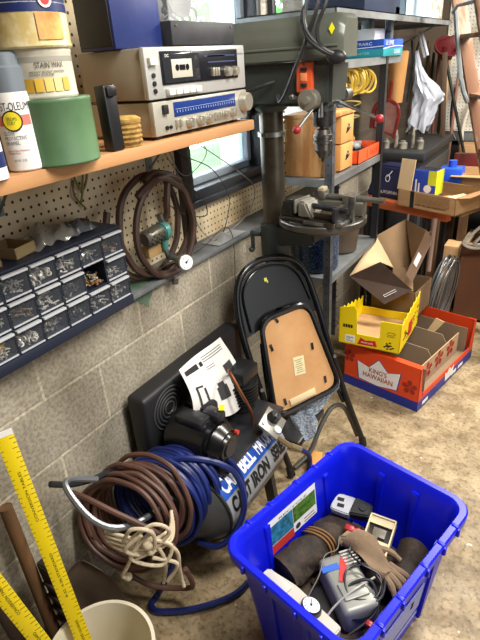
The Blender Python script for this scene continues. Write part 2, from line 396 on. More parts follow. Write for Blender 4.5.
e = MB(); e.grid(lambda u, v: V(((.0340)*math.cos(A(-47)+.52*(v+.03)*math.cos(2*PI*u)), .0340*math.sin(A(-47)+.52*(v+.03)*math.cos(2*PI*u)), .087+.017*(v+.03)*math.sin(2*PI*u))), 24, 1); link('oval_ring', e, INK, s1)
e = MB(); e.grid(lambda u, v: V(((.0344)*math.cos(A(-47)+.44*(v+.03)*math.cos(2*PI*u)), .0344*math.sin(A(-47)+.44*(v+.03)*math.cos(2*PI*u)), .087+.0145*(v+.03)*math.sin(2*PI*u))), 24, 1); link('oval_badge', e, mat('badge_yellow', 'e8cf20', .5), s1)
arc_text(s1, 'STOPS\nRUST', .0348, A(-62), A(-33), .081, .093, mat('green_ink', '2a6a34', .5))
arc_text(s1, 'GLOSS\nPROTECTIVE\nENAMEL', .0334, A(-85), A(-15), .047, .070, mat('grey_ink', '55565a', .5)); arc_text(s1, 'Superior Rust Protection\nDurable Finish', .0334, A(-85), A(-15), .031, .039, REDINK)
arc_text(s1, 'NET WT. 12 OZ.', .0334, A(-70), A(-30), .018, .022, mat('grey_ink', '55565a', .5))
s2 = spray(.135, .610, 'spray can with a red and black cap behind the grey-capped can', mat('red_cap', 'c8452e', .4), mat('black_can', '1b1a1c', .35), .165)
arc_text(s2, 'Dual', .0334, A(-80), A(0), .142, .157, WHINK)
s3 = thing('spice_can', 'small can with a blue and white label at the very left end of the shelf', 'can', (.253, .522, Z0))
b = MB(); b.lathe([(0, 0), (.03, 0), (.03, .085), (0, .085)]); link('can_body', b, mat('white_can', 'e4e3df', .35), s3)
b = MB(); b.lathe([(.0302, .02), (.0306, .02), (.0306, .045), (.0302, .045)]); link('label_band', b, mat('navy_band', '1e2a5c', .4), s3)
# black upright case leaning beside the green can
t = thing('black_case', 'slim upright black plastic case between the green can and the stereo', 'case', (.250, .828, Z0))
b = MB(); b.box((0, 0, .065), (.030, .034, .13), Euler((0, rad(-1), 0)).to_matrix(), bev=.003); b.box((.018, 0, .118), (.006, .026, .018), bev=.002); link('case_body', b, mat('black_plastic', '1c1c20', .35), t)
# small woven tin
t = thing('woven_basket', 'small round straw-coloured basket beside the black case', 'basket', (.236, .888, Z0))
b = MB(); b.lathe([(0, 0), (.030, 0), (.032, .05), (.034, .052), (.031, .055), (.028, .05), (.027, .004), (0, .004)])
for k in range(5): b.lathe([(.0315, .006+k*.010), (.034, .0105+k*.010), (.0315, .015+k*.010)], seg=24)
link('basket_body', b, mat('straw', 'b08b44', .8, 0, '7c5a24', 60), t)
b = MB(); b.lathe([(0, .053), (.034, .053), (.035, .058), (.024, .064), (0, .064)]); link('lid', b, mat('straw_lid', 'c8a456', .8, 0, '8d6a2c', 70), t)

# ---- receiver (lower silver unit) and cassette deck
SIL = mat('silver_face', 'b4b0a4', .38, .35); BEIGE = mat('case_taupe', '9b907c', .55, 0, '8d826e', 5); DKP = mat('dark_display', '16181f', .25)
t = thing('stereo_receiver', 'silver stereo receiver with a blue tuner dial on the wooden shelf', 'stereo', (.259, .965, Z0))
W, H = .42, .083
b = MB(); b.bb((-.235, .004, .006), (-.02, W-.004, H), bev=.003); link('case', b, mat('case_warm_metal', 'a89c84', .5, .2), t)
b = MB(); b.bb((-.02, 0, .008), (-.004, W, H+.001), bev=.003); link('face_plate', b, SIL, t)
b = MB(); b.bb((-.005, .075, .045), (-.002, .355, .078), bev=.001); link('tuner_dial', b, mat('dial_blue', '1c3474', .25), t)
b = MB(); b.bb((-.0025, .08, .062), (-.0012, .35, .0626)); [b.bb((-.0025, .085+.0112*k, .054), (-.0012, .0862+.0112*k, .059)) for k in range(24)]; link('dial_scale', b, mat('pale_blue_ink', 'b8c8f0', .5), t)
for y in (.03, .38):
    b = MB(); b.cyl((-.2, y, 0), (-.2, y, .008), .012); link('foot', b, K, t); b = MB(); b.cyl((-.03, y, 0), (-.03, y, .008), .012); link('foot', b, K, t)
for y, r_, z, l in ((.40, .027, .052, .02), (.13, .012, .026, .016), (.175, .012, .026, .016), (.215, .012, .026, .016), (.295, .009, .03, .014), (.335, .011, .03, .016)):
    b = MB(); b.cyl((-.004, y, z), (-.004+l, y, z), r_, r_*.9, bev=.0015)
    if r_ < .02: b.box((-.004+l, y, z), (.004, .003, r_*1.9))
    link('knob', b, mat('silver_knob', 'c4bfb0', .3, .7), t)
for k, y in enumerate((.075, .09, .245, .256, .267, .278)):
    b = MB(); b.bb((-.004, y, .02), (.004, y+.006, .038), bev=.001); link('switch', b, mat('silver_knob', 'c4bfb0', .3, .7), t)
b = MB(); b.cyl((-.004, .04, .024), (.0005, .04, .024), .005); b.cyl((-.004, .055, .024), (.0005, .055, .024), .004); link('headphone_jack', b, STD, t)
b = MB(); b.bb((-.004, .03, .055), (.005, .047, .076), bev=.002); link('power_button', b, STD, t)
t = thing('cassette_deck', 'silver and black cassette deck stacked on the receiver', 'cassette deck', (.259, .957, Z0+.085))
W, H = .428, .112
b = MB(); b.bb((-.22, .004, .004), (-.02, W-.004, H), bev=.003); link('case', b, BEIGE, t)
b = MB(); b.bb((-.02, 0, .004), (-.004, W, H+.001), bev=.004); link('face_plate', b, mat('silver_face_light', 'b9b9b6', .35, .3), t)
b = MB(); b.bb((-.005, .052, .032), (-.001, .385, .104), bev=.002); link('dark_window', b, DKP, t)
b = MB(); b.bb((-.004, .058, .036), (.002, .20, .100), bev=.003); d = link('cassette_door', b, mat('smoked_plastic', '2a2c30', .12), t)
b = MB(); b.bb((.002, .085, .046), (.0035, .165, .086), bev=.001); link('cassette_label', b, mat('cassette_cream', 'b8b4a4', .4), d)
b = MB(); [b.cyl((.0035, y, .068), (.0045, y, .068), .007) for y in (.105, .145)]; b.bb((.0035, .114, .062), (.0043, .136, .074)); link('reel_hub', b, DKP, d)
txt(d, 'DC', (.0025, .064, .091), (0, 1, 0), (0, 0, 1), .014, .006, WHINK)
for k in range(5):
    b = MB(); b.bb((-.003, .06+k*.027, .010), (.010, .083+k*.027, .024), bev=.0015); link('piano_key', b, mat('key_white', 'd8d8d2', .4), t)
for y in (.325, .362):
    b = MB(); b.cyl((-.003, y, .05), (.014, y, .05), .0125, .011, bev=.001); link('knob', b, mat('silver_knob', 'c4bfb0', .3, .7), t)
for k in range(3):
    b = MB(); b.bb((-.003, .25+.012*k, .042), (.008, .257+.012*k, .062), bev=.001); link('slide_switch', b, mat('silver_knob', 'c4bfb0', .3, .7), t)
for z in (.052, .066, .080): b = MB(); b.bb((-.003, .24, z+.008), (-.0004, .37, z+.011)) if z > .06 else b.bb((-.003, .225, .088), (-.0004, .32, .092)); link('level_meter', b, mat('meter_blue', '3b4466', .4), t)
b = MB(); b.bb((-.004, .008, .076), (.007, .034, .092), bev=.002); link('power_button', b, mat('key_white', 'd8d8d2', .4), t)
for z in (.055, .038, .022): b = MB(); b.cyl((-.005, .022, z), (.0005, .022, z), .0052); link('input_jack', b, STD, t)
txt(t, 'PIONEER', (-.0035, .388, .09), (0, 1, 0), (0, 0, 1), .03, .004, STD)
# blue box and black flat case on the deck
t = thing('blue_speaker', 'dark blue box with a black open front on the left end of the cassette deck', 'box', (.19, .942, Z0+.198))
b = MB(); b.bb((-.115, 0, 0), (0, .165, .17), bev=.003); link('box_body', b, mat('deep_blue_vinyl', '18265a', .45, 0, '1f3070', 5, bump=.2), t)
b = MB(); b.bb((-.110, -.004, .006), (-.006, .001, .165), bev=.002); link('box_front', b, mat('near_black', '0b0b10', .5), t)
t = thing('disc_player', 'flat black metal case on top of the cassette deck', 'electronics', (.215, 1.115, Z0+.198))
b = MB(); b.bb((-.2, 0, .004), (0, .285, .058), bev=.003); link('case', b, mat('black_crinkle', '25252a', .55, 0, '303036', 30), t)
for y in (.02, .27): b = MB(); b.cyl((.0, y, .048), (.002, y, .048), .003); link('screw', b, ST, t); b = MB(); b.cyl((-.02, y, 0), (-.02, y, .005), .008); link('foot', b, K, t)
t = thing('clear_bin', 'clear plastic bin of odd parts on the flat black case', 'bin', (.20, 1.13, Z0+.256))
b = MB()
for a, c in (((-.14, 0, 0), (0, .2, .003)), ((-.14, 0, 0), (-.137, .2, .09)), ((-.003, 0, 0), (0, .2, .09)), ((-.14, 0, 0), (0, .003, .09)), ((-.14, .197, 0), (0, .2, .09))): b.bb(a, c)
link('bin_shell', b, mat('clear_plastic', 'dfe3e6', .12, alpha=.25), t)
t = thing('speaker_driver', 'small round speaker driver in the clear bin', 'speaker', (.175, 1.205, Z0+.2605))
b = MB(); b.lathe([(0, 0), (.03, 0), (.03, .012), (.018, .013), (.045, .03), (.05, .031), (.05, .034), (.04, .033), (0, .02)], T=M4.Translation((-.02, 0, .05)) @ M4.Rotation(rad(80), 4, 'Y') @ M4.Translation((0, 0, -.01)), mi=0); link('driver_body', b, STD, t)
b = MB(); [b.tube([(-.03+.02*k, .05, .004), (-.05+.03*k, .02, .03), (.0, -.02-.01*k, .02), (.01, -.06, .005+.01*k)], .003) for k in range(4)]
single('cable_bundle', b, K, 'black wires bundled in the clear bin', 'wires', (.13, 1.25, Z0+.262))

# ------------------------------------------------------------------ parts cabinet on the sill
NAVY = mat('navy_plastic', '1a2336', .45); SHELFZ = .973
nc, nr, pw, ph = 7, 3, .0785, .069
CW = nc*pw+.008; CH = nr*ph+.034
t = thing('parts_cabinet', 'navy blue parts cabinet with small clear drawers of screws, on the grey sill', 'parts cabinet', (.06, .985-CW, SHELFZ))
b = MB(); b.bb((-.16, 0, 0), (-.152, CW, CH)); b.bb((-.16, 0, CH-.004), (0, CW, CH)); b.bb((-.16, 0, 0), (.004, CW, .028), bev=.002)
for i in range(nc+1): b.bb((-.155, i*pw+.002, .028), (-.001, i*pw+.006, CH-.003))
for j in range(nr+1): b.bb((-.155, 0, .026+j*ph), (-.004, CW, .029+j*ph))
link('cabinet_frame', b, NAVY, t)
CLR = mat('drawer_plastic', '6d7480', .2, alpha=.13, spec=.3); LIP = mat('drawer_lip', 'b9bdc2', .35)
proto = None
for j in range(nr):
    for i in range(nc):
        y = i*pw+.008; z = .031+j*ph
        if j == 1 and i == 5: continue
        pull = .0
        if proto is None:
            b = MB(); w = pw-.008; h = ph-.006
            b.bb((-.13, 0, 0), (0, w, .0015), mi=0); b.bb((-.13, 0, 0), (0, .0012, h*.7), mi=0); b.bb((-.13, w-.0012, 0), (0, w, h*.7), mi=0); b.bb((-.0015, 0, 0), (0, w, h), mi=0)
            b.bb((-.004, 0, h-.007), (.009, w, h-.001), mi=1, bev=.001); b.bb((-.001, 0, 0), (.0015, w, .004), mi=1)
            proto = link('drawer', b, [CLR, LIP], t, (pull, y, z)); continue
        c = proto.copy(); COL.objects.link(c); c.parent = t; c.matrix_local = M4.Translation((pull, y, z))
SCR = [mat('zinc_bits', 'c9c5ba', .35, .5), mat('brass_bits', '9c7c48', .4, .6), mat('dark_bits', '3c3733', .5, .4), mat('pale_bits', 'e0dccf', .4)]
b = MB(); rng = random.Random(3)
kinds = [[0, 3, 1, 0, 2, 0, 0], [0, 0, 1, 3, 2, 1, 0], [0, 3, 0, 1, 3, 0, 1]]
for j in range(nr):
    for i in range(nc):
        y0 = i*pw+.010; z0 = SHELFZ+.034+j*ph; k = kinds[j][i]
        for n in range(44):
            c = V((.06-rng.uniform(.006, .06), .985-CW+y0+rng.uniform(.006, pw-.018), z0+.003+rng.uniform(0, .024)))
            d = V((rng.uniform(-1, 1), rng.uniform(-1, 1), rng.uniform(-.3, .3))).normalized()*rng.choice((.006, .009, .012))
            if abs(d.x)+c.x > .053: c.x = .053-abs(d.x)
            d.y = max(min(d.y, .007), -.007)
            m = rng.choice((k, k, 0, 2))
            if (j, i) in ((2, 3), (0, 2)): b.lathe([(.004, -.002), (.0075, -.002), (.0075, .002), (.004, .002)], T=M4.Translation(c) @ Euler((rng.uniform(0, 3), rng.uniform(0, 3), 0)).to_matrix().to_4x4(), seg=8, mi=rng.choice((0, 3)), close=True)
            else: b.cyl(c-d, c+d, .0019, seg=5, mi=m); b.cyl(c+d, c+d*1.15, .0034, seg=6, mi=m)
b2 = tag(link('loose_screws', b, SCR), 'heaps of small screws, nuts and washers filling the cabinet drawers', 'screws', None, 'stuff')
b = MB(); b.lathe([(0, 0), (.018, 0), (.018, .03), (.012, .034), (0, .034)]); single('yellow_stopper', b, mat('yellow_plastic', 'd9b41e', .4), 'yellow plastic stopper in the lowest left drawer of the parts cabinet', 'stopper', (.025, .985-CW+pw*1.62, SHELFZ+.036))
b = MB(); b.cyl((0, 0, 0), (.02, .03, .004), .005, .004, seg=10); b.cyl((.0, .012, .0), (.028, .010, .002), .004, seg=10); b.cyl((-.01, -.015, 0), (.015, .0, .0), .003, seg=8)
single('hose_barb', b, mat('brown_brass', '8a5a34', .5, .3), 'brown fittings lying in the empty drawer slot of the parts cabinet', 'fitting', (.03, .985-CW+pw*5.45, SHELFZ+.036+ph+.001))
CT = SHELFZ+CH
# cartons and bags on the cabinet
def openbox(b, x0, y0, z0, x1, y1, z1, th=.0025, mi=0):
    b.bb((x0, y0, z0), (x1, y1, z0+th), mi=mi); b.bb((x0, y0, z0), (x0+th, y1, z1), mi=mi); b.bb((x1-th, y0, z0), (x1, y1, z1), mi=mi)
    b.bb((x0, y0, z0), (x1, y0+th, z1), mi=mi); b.bb((x0, y1-th, z0), (x1, y1, z1), mi=mi)
b = MB(); openbox(b, -.045, -.035, 0, .045, .035, .028); single('nail_carton', b, mat('dull_tan_card', '857550', .8), 'small open tan carton of nails on top of the parts cabinet', 'carton', M4.Translation((-.02, .69, CT+.001)) @ M4.Rotation(rad(12), 4, 'Z'))
b = MB(); openbox(b, -.04, -.045, 0, .04, .045, .02); single('nail_carton', b, CBD, 'flat brown carton of nails at the left on top of the parts cabinet', 'carton', M4.Translation((-.01, .585, CT+.001)) @ M4.Rotation(rad(-8), 4, 'Z'))
b = MB()
for n in range(60):
    c = V((rng.uniform(-.03, .03), rng.uniform(-.03, .03), rng.uniform(.006, .022))); d = V((rng.uniform(-1, 1), rng.uniform(-1, 1), .2)).normalized()*.006; b.cyl(c-d, c+d, .0012, seg=5)
tag(link('loose_nails', b, SCR[0], None, (-.01, .585, CT+.002)), 'loose nails heaped in the flat brown carton on the cabinet', 'nails', None, 'stuff')
def bag(R, h, seed, th=.0):
    rg = random.Random(seed); ph_ = [rg.uniform(0, 6) for _ in range(6)]
    def fn(u, v):
        a = 2*PI*u; s_ = math.sin(PI*min(v*1.15, 1))**.6 if v < .8 else .55-.9*(v-.8)
        rr = R*s_*(1+.12*math.sin(5*a+ph_[0]+4*v)+.08*math.sin(9*a+ph_[1]-6*v)+.05*math.sin(13*a+ph_[2]))
        return V((rr*math.cos(a), rr*.7*math.sin(a), h*v+.004*math.sin(7*a+ph_[3])))
    return fn
PB = mat('clear_bag_plastic', 'a8a79c', .12, alpha=.28)
b = MB(); b.grid(lambda u, v: V(((v-.5)*.11+.006*math.sin(11*u), (u-.5)*.16, .004+.032*math.sin(PI*v)**.5*math.sin(PI*u)**.5*(1+.3*math.sin(13*u+5*v))+.005*math.sin(23*u*v+3))), 26, 16, .0008)
single('plastic_bag', b, PB, 'crumpled clear plastic bag on top of the parts cabinet', 'bag', (-.03, .80, CT+.002))
b = MB(); b.grid(lambda u, v: V(((v-.5)*.07+.004*math.sin(11*u), (u-.5)*.1, .004+.026*math.sin(PI*v)**.5*math.sin(PI*u)**.5*(1+.3*math.sin(17*u+7*v)))), 20, 12, .0008)
single('plastic_bag', b, mat('grey_bag_plastic', '5f666c', .2, alpha=.5), 'small greyish bag of hardware at the right end on top of the cabinet', 'bag', (-.01, .885, CT+.002))
b = MB(); b.box((0, 0, .009), (.035, .06, .016), bev=.004); single('wood_scrap', b, mat('dark_wood_scrap', '3b2318', .7), 'small dark brown block at the right rear corner on top of the cabinet', 'block', (-.05, .93, CT+.001))
# yellow-green cord hooks on the pegboard
b = MB(); b.tube([(-.1, .93, 1.35), (-.085, .95, 1.38), (-.085, .98, 1.36), (-.09, .985, 1.33), (-.085, 1.0, 1.30), (-.09, 1.03, 1.335), (-.09, 1.025, 1.37), (-.085, 1.0, 1.30), (-.088, .985, 1.26)], .0035, smooth=8)
b.tube([(-.1, .985, 1.33), (-.088, .97, 1.29), (-.086, 1.0, 1.245)], .003)
single('looped_cord', b, mat('olive_cord', '6a6a2c', .5), 'olive green cord looped on the pegboard under the shelf, left of the coiled hose', 'cord')
b = MB(); b.tube([(-.1, .66, 1.43), (-.09, .665, 1.30), (-.09, .68, 1.25)], .004); b.tube([(-.1, .675, 1.43), (-.085, .68, 1.31), (-.09, .69, 1.25)], .004)
single('hanging_strap', b, GALV, 'thin grey metal strap hanging on the pegboard under the paint cans', 'strap')

# ------------------------------------------------------------------ brown hose coil with regulator on the pegboard
HB = mat('brown_rubber_hose', '4a352b', .5, 0, '3c2a22', 14)
def ringpts(c, ux, uy, rx, ry, n=20, a0=0, turns=1., drift=V((0, 0, 0)), jit=0., rng=None):
    c = V(c); ux = V(ux); uy = V(uy); P = []
    N = int(n*turns)
    for i in range(N+1):
        a = a0+2*PI*i/n; j = 1+(rng.uniform(-jit, jit) if rng else 0)
        P.append(c+ux*math.cos(a)*rx*j+uy*math.sin(a)*ry*j+drift*(i/N))
    return P
t = thing('wall_hose', 'brown air hose coiled on the wall with a filter and gauge', 'hose', (0, 1.2, .98))
b = MB(); rg = random.Random(5)
b.tube(ringpts((-.035, -.035, .165), (0, 1, 0), (0, 0, 1), .155, .165, turns=1.9, drift=V((.05, .05, 0)), a0=2.6, jit=.02, rng=rg), .0108, smooth=4)
b.tube(ringpts((.025, .03, .155), (.1, 1, 0), (0, 0, 1), .135, .16, turns=1.2, a0=1.0, drift=V((.0, -.03, 0)), jit=.02, rng=rg), .0108, smooth=4)
b.tube([(.02, .06, .31), (.03, .03, .24), (.02, .035, .2), (.01, .03, .175)], .011)
link('hose', b, HB, t)
# filter: pierced grey metal bowl, teal body, gauge
Tf = M4.Translation((.02, 0, .15)) @ M4.Rotation(rad(84), 4, 'X')
b = MB(); b.lathe([(0, 0), (.02, .0), (.026, .008), (.027, .07), (.024, .078), (0, .078)], T=M4.Translation((.02, -.09, .147)) @ M4.Rotation(rad(-86), 4, 'X')); f = link('filter_bowl', b, mat('bowl_metal', '6e6c62', .35, .6), t)
b = MB()
for i in range(6):
    for k in range(12):
        a = 2*PI*(k+.5*(i % 2))/12; b.cyl((.02+.0255*math.cos(a), -.078+i*.011, .147+.0255*math.sin(a)), (.02+.0276*math.cos(a), -.078+i*.011, .147+.0276*math.sin(a)), .0032, seg=6)
link('bowl_holes', b, K, f)
TEAL = mat('teal_cast', '4f8d88', .4, .2)
b = MB(); b.cyl((.02, -.012, .148), (.02, .016, .15), .031, .031, bev=.004); b.cyl((.02, .016, .15), (.02, .03, .15), .02, .012, bev=.003); b.cyl((.02, .005, .12), (.02, .005, .085), .013, .010); link('filter_head', b, TEAL, t)
b = MB(); b.cyl((.02, .005, .175), (.015, .0, .205), .011, seg=6); b.cyl((.02, .005, .09), (.025, .01, .05), .009, seg=6); b.cyl((.02, .012, .06), (.075, .005, .055), .010, seg=8); b.cyl((.02, -.01, .04), (.02, .07, .03), .008); b.cyl((.02, .03, -.005), (.02, .03, -.045), .009, seg=6); b.cyl((.02, .03, -.035), (.02, .03, -.048), .013, seg=6); link('pipe_fittings', b, ST, t)
b = MB(); b.box((-.01, -.02, .09), (.04, .09, .035), bev=.003); link('bracket_block', b, mat('tan_block', 'a98a5a', .7), t)
g0, g1 = V((.085, .005, .05)), V((.110, -.006, .056)); 
b = MB(); b.cyl(g0, g1, .026, bev=.002); gg = link('pressure_gauge', b, ST, t)
gd = (g1-g0).normalized(); b = MB(); b.cyl(g1, g1+gd*.0012, .0235); gf = link('gauge_face', b, mat('gauge_white', 'f2f2ee', .3), gg)
b = MB(); b.cyl(g1+gd*.001, g1+gd*.003, .004, seg=10); q = g1+gd*.0022; b.cyl(q, q+V((.002, .012, .008)), .0012, seg=6)
for k in range(9):
    a = rad(-40+k*32.5); u = V((0, 1, 0)); w_ = V((-.2, 0, .98)); p = g1+gd*.0016; b.cyl(p+(u*math.cos(a)+w_*math.sin(a))*.016, p+(u*math.cos(a)+w_*math.sin(a))*.020, .0009, seg=5)
link('gauge_needle', b, INK, gf)
# grey twisted wires dangling at the window
WIRE = mat('grey_wire', '77746f', .6, spec=.2); DW = mat('dark_wire', '3c3a37', .6, spec=.2)
def wire(pts, r, m, label, nm='loose_wire', group=None):
    b = MB(); b.tube(pts, r, seg=6, smooth=8); return single(nm, b, m, label, 'wire', group=group)
wire([(-.05, 1.32, 1.43), (-.03, 1.34, 1.36), (-.06, 1.42, 1.27), (-.07, 1.5, 1.25), (-.05, 1.58, 1.32), (-.06, 1.46, 1.42)], .0018, WIRE, 'pale wire looping below the shelf end across the window')
wire([(-.05, 1.33, 1.43), (-.06, 1.44, 1.33), (-.05, 1.6, 1.25), (-.06, 1.72, 1.12), (-.05, 1.68, 1.03), (-.06, 1.66, .98)], .002, DW, 'dark grey wire hanging from the shelf past the window to the sill')
wire([(-.04, 1.37, 1.43), (-.05, 1.55, 1.34), (-.04, 1.8, 1.19), (-.06, 1.93, 1.1), (-.05, 1.86, 1.02), (-.04, 1.70, .985), (-.03, 1.55, .98)], .002, WIRE, 'pale wire sagging widest toward the drill press column')
wire([(-.05, 1.33, 1.25), (-.06, 1.42, 1.24), (-.05, 1.52, 1.16), (-.05, 1.55, 1.10), (-.05, 1.52, 1.085), (-.06, 1.42, 1.12), (-.05, 1.3, 1.2)], .002, DW, 'dark wire dipping below the lower window corner above the coiled hose')
wire([(-.055, 1.33, 1.37), (-.06, 1.4, 1.28), (-.055, 1.44, 1.2), (-.06, 1.5, 1.05), (-.04, 1.55, .98)], .0016, WIRE, 'thin pale wire falling down the pegboard under the window', )
wire([(-.02, 1.40, .98), (.0, 1.46, 1.0), (.0, 1.58, 1.03), (.01, 1.62, .99), (.028, 1.6, .9), (.012, 1.62, .76), (.012, 1.68, .62)], .0016, DW, 'thin dark wire hanging down the block wall from the sill')
b = MB(); b.grid(lambda u, v: V(((v-.5)*.09, (u-.5)*.2, .003+.018*abs(math.sin(7*u+3*v))*math.sin(PI*u)*math.sin(PI*v))), 20, 8, .0008)
single('plastic_wrap', b, mat('grey_wrap', '9a9c9c', .4, alpha=.8), 'crumpled grey wrapper lying on the sill under the window', 'wrapper', (-.03, 1.62, .973))

# ------------------------------------------------------------------ drill press
DG = mat('machine_green_grey', '3d423e', .36, 0, '343936', 10); DGL = mat('belt_cover_grey', '62665d', .33, .1, '585c53', 6)
OIL = mat('oily_steel', '554e43', .36, .7, '3f392f', 12)
t = thing('drill_press', 'tall grey-green floor drill press standing by the window', 'drill press', (.135, 1.75, 0))
b = MB(); b.bb((-.13, -.15, 0), (.17, .15, .04), bev=.012); link('base', b, K, t)
b = MB(); b.cyl((0, 0, .05), (0, 0, 1.47), .045, seg=32); link('column', b, OIL, t)
b = MB(); b.cyl((0, 0, 1.350), (0, 0, 1.366), .052); b.box((0, -.055, 1.358), (.02, .02, .014), bev=.002); link('depth_collar', b, ST, t)
b = MB(); b.cyl((0, 0, 1.435), (0, 0, 1.475), .055, .07, bev=.006)
b.hexa([(-.075, -.075, 1.455), (.262, -.07, 1.455), (.262, .07, 1.455), (-.075, .075, 1.455), (-.075, -.08, 1.592), (.272, -.085, 1.592), (.272, .07, 1.592), (-.075, .08, 1.592)], bev=.012)
b.cyl((.195, 0, 1.435), (.195, 0, 1.50), .05); link('head_casting', b, DG, t)
prof = [(-.11, 0), (-.11, .065), (-.10, .10), (-.075, .122), (.06, .122), (.085, .10), (.095, .065), (.095, 0)]
b = MB()
def coverpt(u, v):
    x = -.19+u*.505; w = (1 if u < .95 else math.sqrt(max(.0, 1-((u-.95)/.05)**2*.15))); far = (1 if u < .7 else math.sqrt(max(0, 1-((u-.7)/.3)**2*.97)))
    q = v*(len(prof)-1); i = min(int(q), len(prof)-2); f = q-i; y = (prof[i][0]*(1-f)+prof[i+1][0]*f)*w; y = y*far if y > 0 else y; z = (prof[i][1]*(1-f)+prof[i+1][1]*f)
    if u > .93: z *= (1-((u-.93)/.07)**2*.14)
    if u < .06: z *= .9+.1*u/.06
    return V((x, y, 1.598+z))
b.grid(coverpt, 40, 28)
for u in (0, 1):
    pts = [coverpt(u, v/28) for v in range(29)]; tb = bmesh.new(); tb.faces.new([tb.verts.new(p) for p in pts]); b._add(tb)
b.bb((-.185, -.10, 1.593), (.27, .03, 1.600)); b.bb((-.185, .0, 1.593), (.15, .085, 1.600)); cov = link('belt_cover', b, DGL, t, ang=40)
b = MB(); b.bb((-.192, -.1145, 1.628), (.30, -.108, 1.636), bev=.003); link('cover_rib', b, DGL, cov)
b = MB(); b.prism([(-.010, 0), (0, .016), (.010, 0), (0, -.016)], (.280, -.1120, 1.676), (1, 0, 0), (0, .03, 1), (0, -.0012, 0)); link('diamond_sticker', b, YEL, cov)
b = MB(); b.cyl((-.13, 0, 1.42), (-.13, 0, 1.59), .07, bev=.01); b.bb((-.12, -.04, 1.5), (-.07, .04, 1.57), bev=.005); link('motor', b, K, t)
ORG = mat('orange_plate', 'd5552a', .4)
b = MB(); b.bb((.150, -.095, 1.500), (.207, -.075, 1.590), bev=.004); sp = link('switch_plate', b, ORG, t)
b = MB(); b.bb((.166, -.098, 1.533), (.190, -.094, 1.559), bev=.002); link('orange_window', b, mat('pale_orange', 'e88a5a', .4), sp)
for z in (1.522, 1.569):
    b = MB(); b.bb((.167, -.101, z-.005), (.189, -.093, z+.006), bev=.002); link('toggle', b, K, sp)
for z in (1.506, 1.584): b = MB(); b.cyl((.178, -.097, z), (.178, -.094, z), .0035); link('screw', b, K, sp)
b = MB(); b.cyl((.197, -.06, 1.478), (.197, -.118, 1.478), .033, bev=.003); b.cyl((.197, -.115, 1.478), (.197, -.130, 1.478), .013, bev=.002); link('depth_knob', b, mat('worn_aluminium', 'a3a196', .4, .7), t)
b = MB(); b.cyl((.16, -.085, 1.478), (.145, -.115, 1.490), .006); b.ball((.145, -.117, 1.49), .009); link('lock_knob', b, ST, t)
b = MB(); b.cyl((.207, 0, 1.45), (.207, 0, 1.385), .036, bev=.003); link('quill', b, STD, t)
b = MB(); b.lathe([(0, .0), (.014, 0), (.026, .022), (.029, .026), (.029, .048), (.034, .050), (.034, .058), (.031, .06), (.031, .066), (.034, .068), (.034, .078), (.030, .080), (.026, .096), (.014, .1), (.014, .13), (0, .13)], T=(.207, 0, 1.278)); link('chuck', b, mat('chuck_steel', '6e6b66', .3, .9), t)
b = MB(); b.cyl((.207, 0, 1.285), (.207, 0, 1.262), .007, .004); link('drill_bit', b, STD, t)
b = MB(); b.cyl((.225, -.06, 1.42), (.225, -.06, 1.50), .008); link('depth_rod', b, ST, t)
hub = V((.245, .10, 1.478)); b = MB(); b.cyl((.245, .08, 1.478), (.245, .125, 1.478), .022); link('lever_hub', b, ST, t)
for e_ in ((.17, -.12, -.055), (-.10, -.13, -.08), (-.02, .06, .19)):
    pass
for s_, e_ in (((.262, .0, 1.462), (.420, -.04, 1.412)), ((.207, -.075, 1.455), (.168, -.13, 1.388))):
    b = MB(); b.cyl(s_, e_, .006, .0055, seg=12); lv = link('feed_lever', b, CHR, t); b = MB(); b.ball(e_, .0145, sc=(1, 1, .95)); link('lever_knob', b, RED, lv)
# table on bracket
b = MB(); b.cyl((0, 0, .86), (0, 0, 1.02), .058, bev=.006); b.hexa([(.03, -.045, .93), (.20, -.06, .965), (.20, .06, .965), (.03, .045, .93), (.03, -.045, 1.018), (.20, -.07, 1.02), (.20, .07, 1.02), (.03, .045, 1.018)], bev=.006); link('table_bracket', b, mat('bracket_dark', '2f3634', .45), t)
b = MB(); b.cyl((-.05, -.02, .97), (-.085, -.03, .97), .012); b.box((-.09, -.03, .94), (.012, .02, .09), bev=.004); b.ball((-.095, -.035, .90), .012); link('table_crank', b, mat('bracket_dark', '2f3634', .45), t)
b = MB(); b.lathe([(0, 0), (.11, 0), (.15, .012), (.163, .022), (.166, .026), (.166, .044), (.163, .047), (.150, .047), (.148, .043), (.138, .043), (.136, .047), (0, .047)], T=(.208, 0, 1.018), seg=64); link('table', b, mat('worn_cast_iron', '5d5a54', .38, .6, '46433e', 9), t)
b = MB()
W2 = lambda *P: [(x-.135, y-1.75, z) for x, y, z in P]
b.tube(W2((.36, 1.66, 1.82), (.374, 1.625, 1.745), (.345, 1.615, 1.66), (.30, 1.62, 1.575), (.255, 1.635, 1.50), (.225, 1.65, 1.475), (.212, 1.665, 1.494)), .0065)
b.tube(W2((.345, 1.66, 1.83), (.335, 1.63, 1.75), (.334, 1.615, 1.70), (.36, 1.61, 1.655), (.41, 1.62, 1.617), (.44, 1.64, 1.605)), .0065)
b.tube(W2((.345, 1.68, 1.80), (.32, 1.63, 1.72), (.345, 1.61, 1.66), (.385, 1.61, 1.625), (.43, 1.63, 1.60)), .006)
b.tube(W2((.38, 1.68, 1.82), (.40, 1.63, 1.75), (.38, 1.615, 1.69), (.385, 1.612, 1.64), (.42, 1.625, 1.61)), .006)
b.ball(W2((.43, 1.64, 1.598))[0], .026, sc=(1.3, .8, .8))
b.tube(W2((.02, 1.60, 1.49), (.08, 1.60, 1.495), (.127, 1.615, 1.512), (.175, 1.635, 1.528), (.20, 1.66, 1.535)), .006)
link('power_cord', b, mat('cord_black', '202022', .45), t)
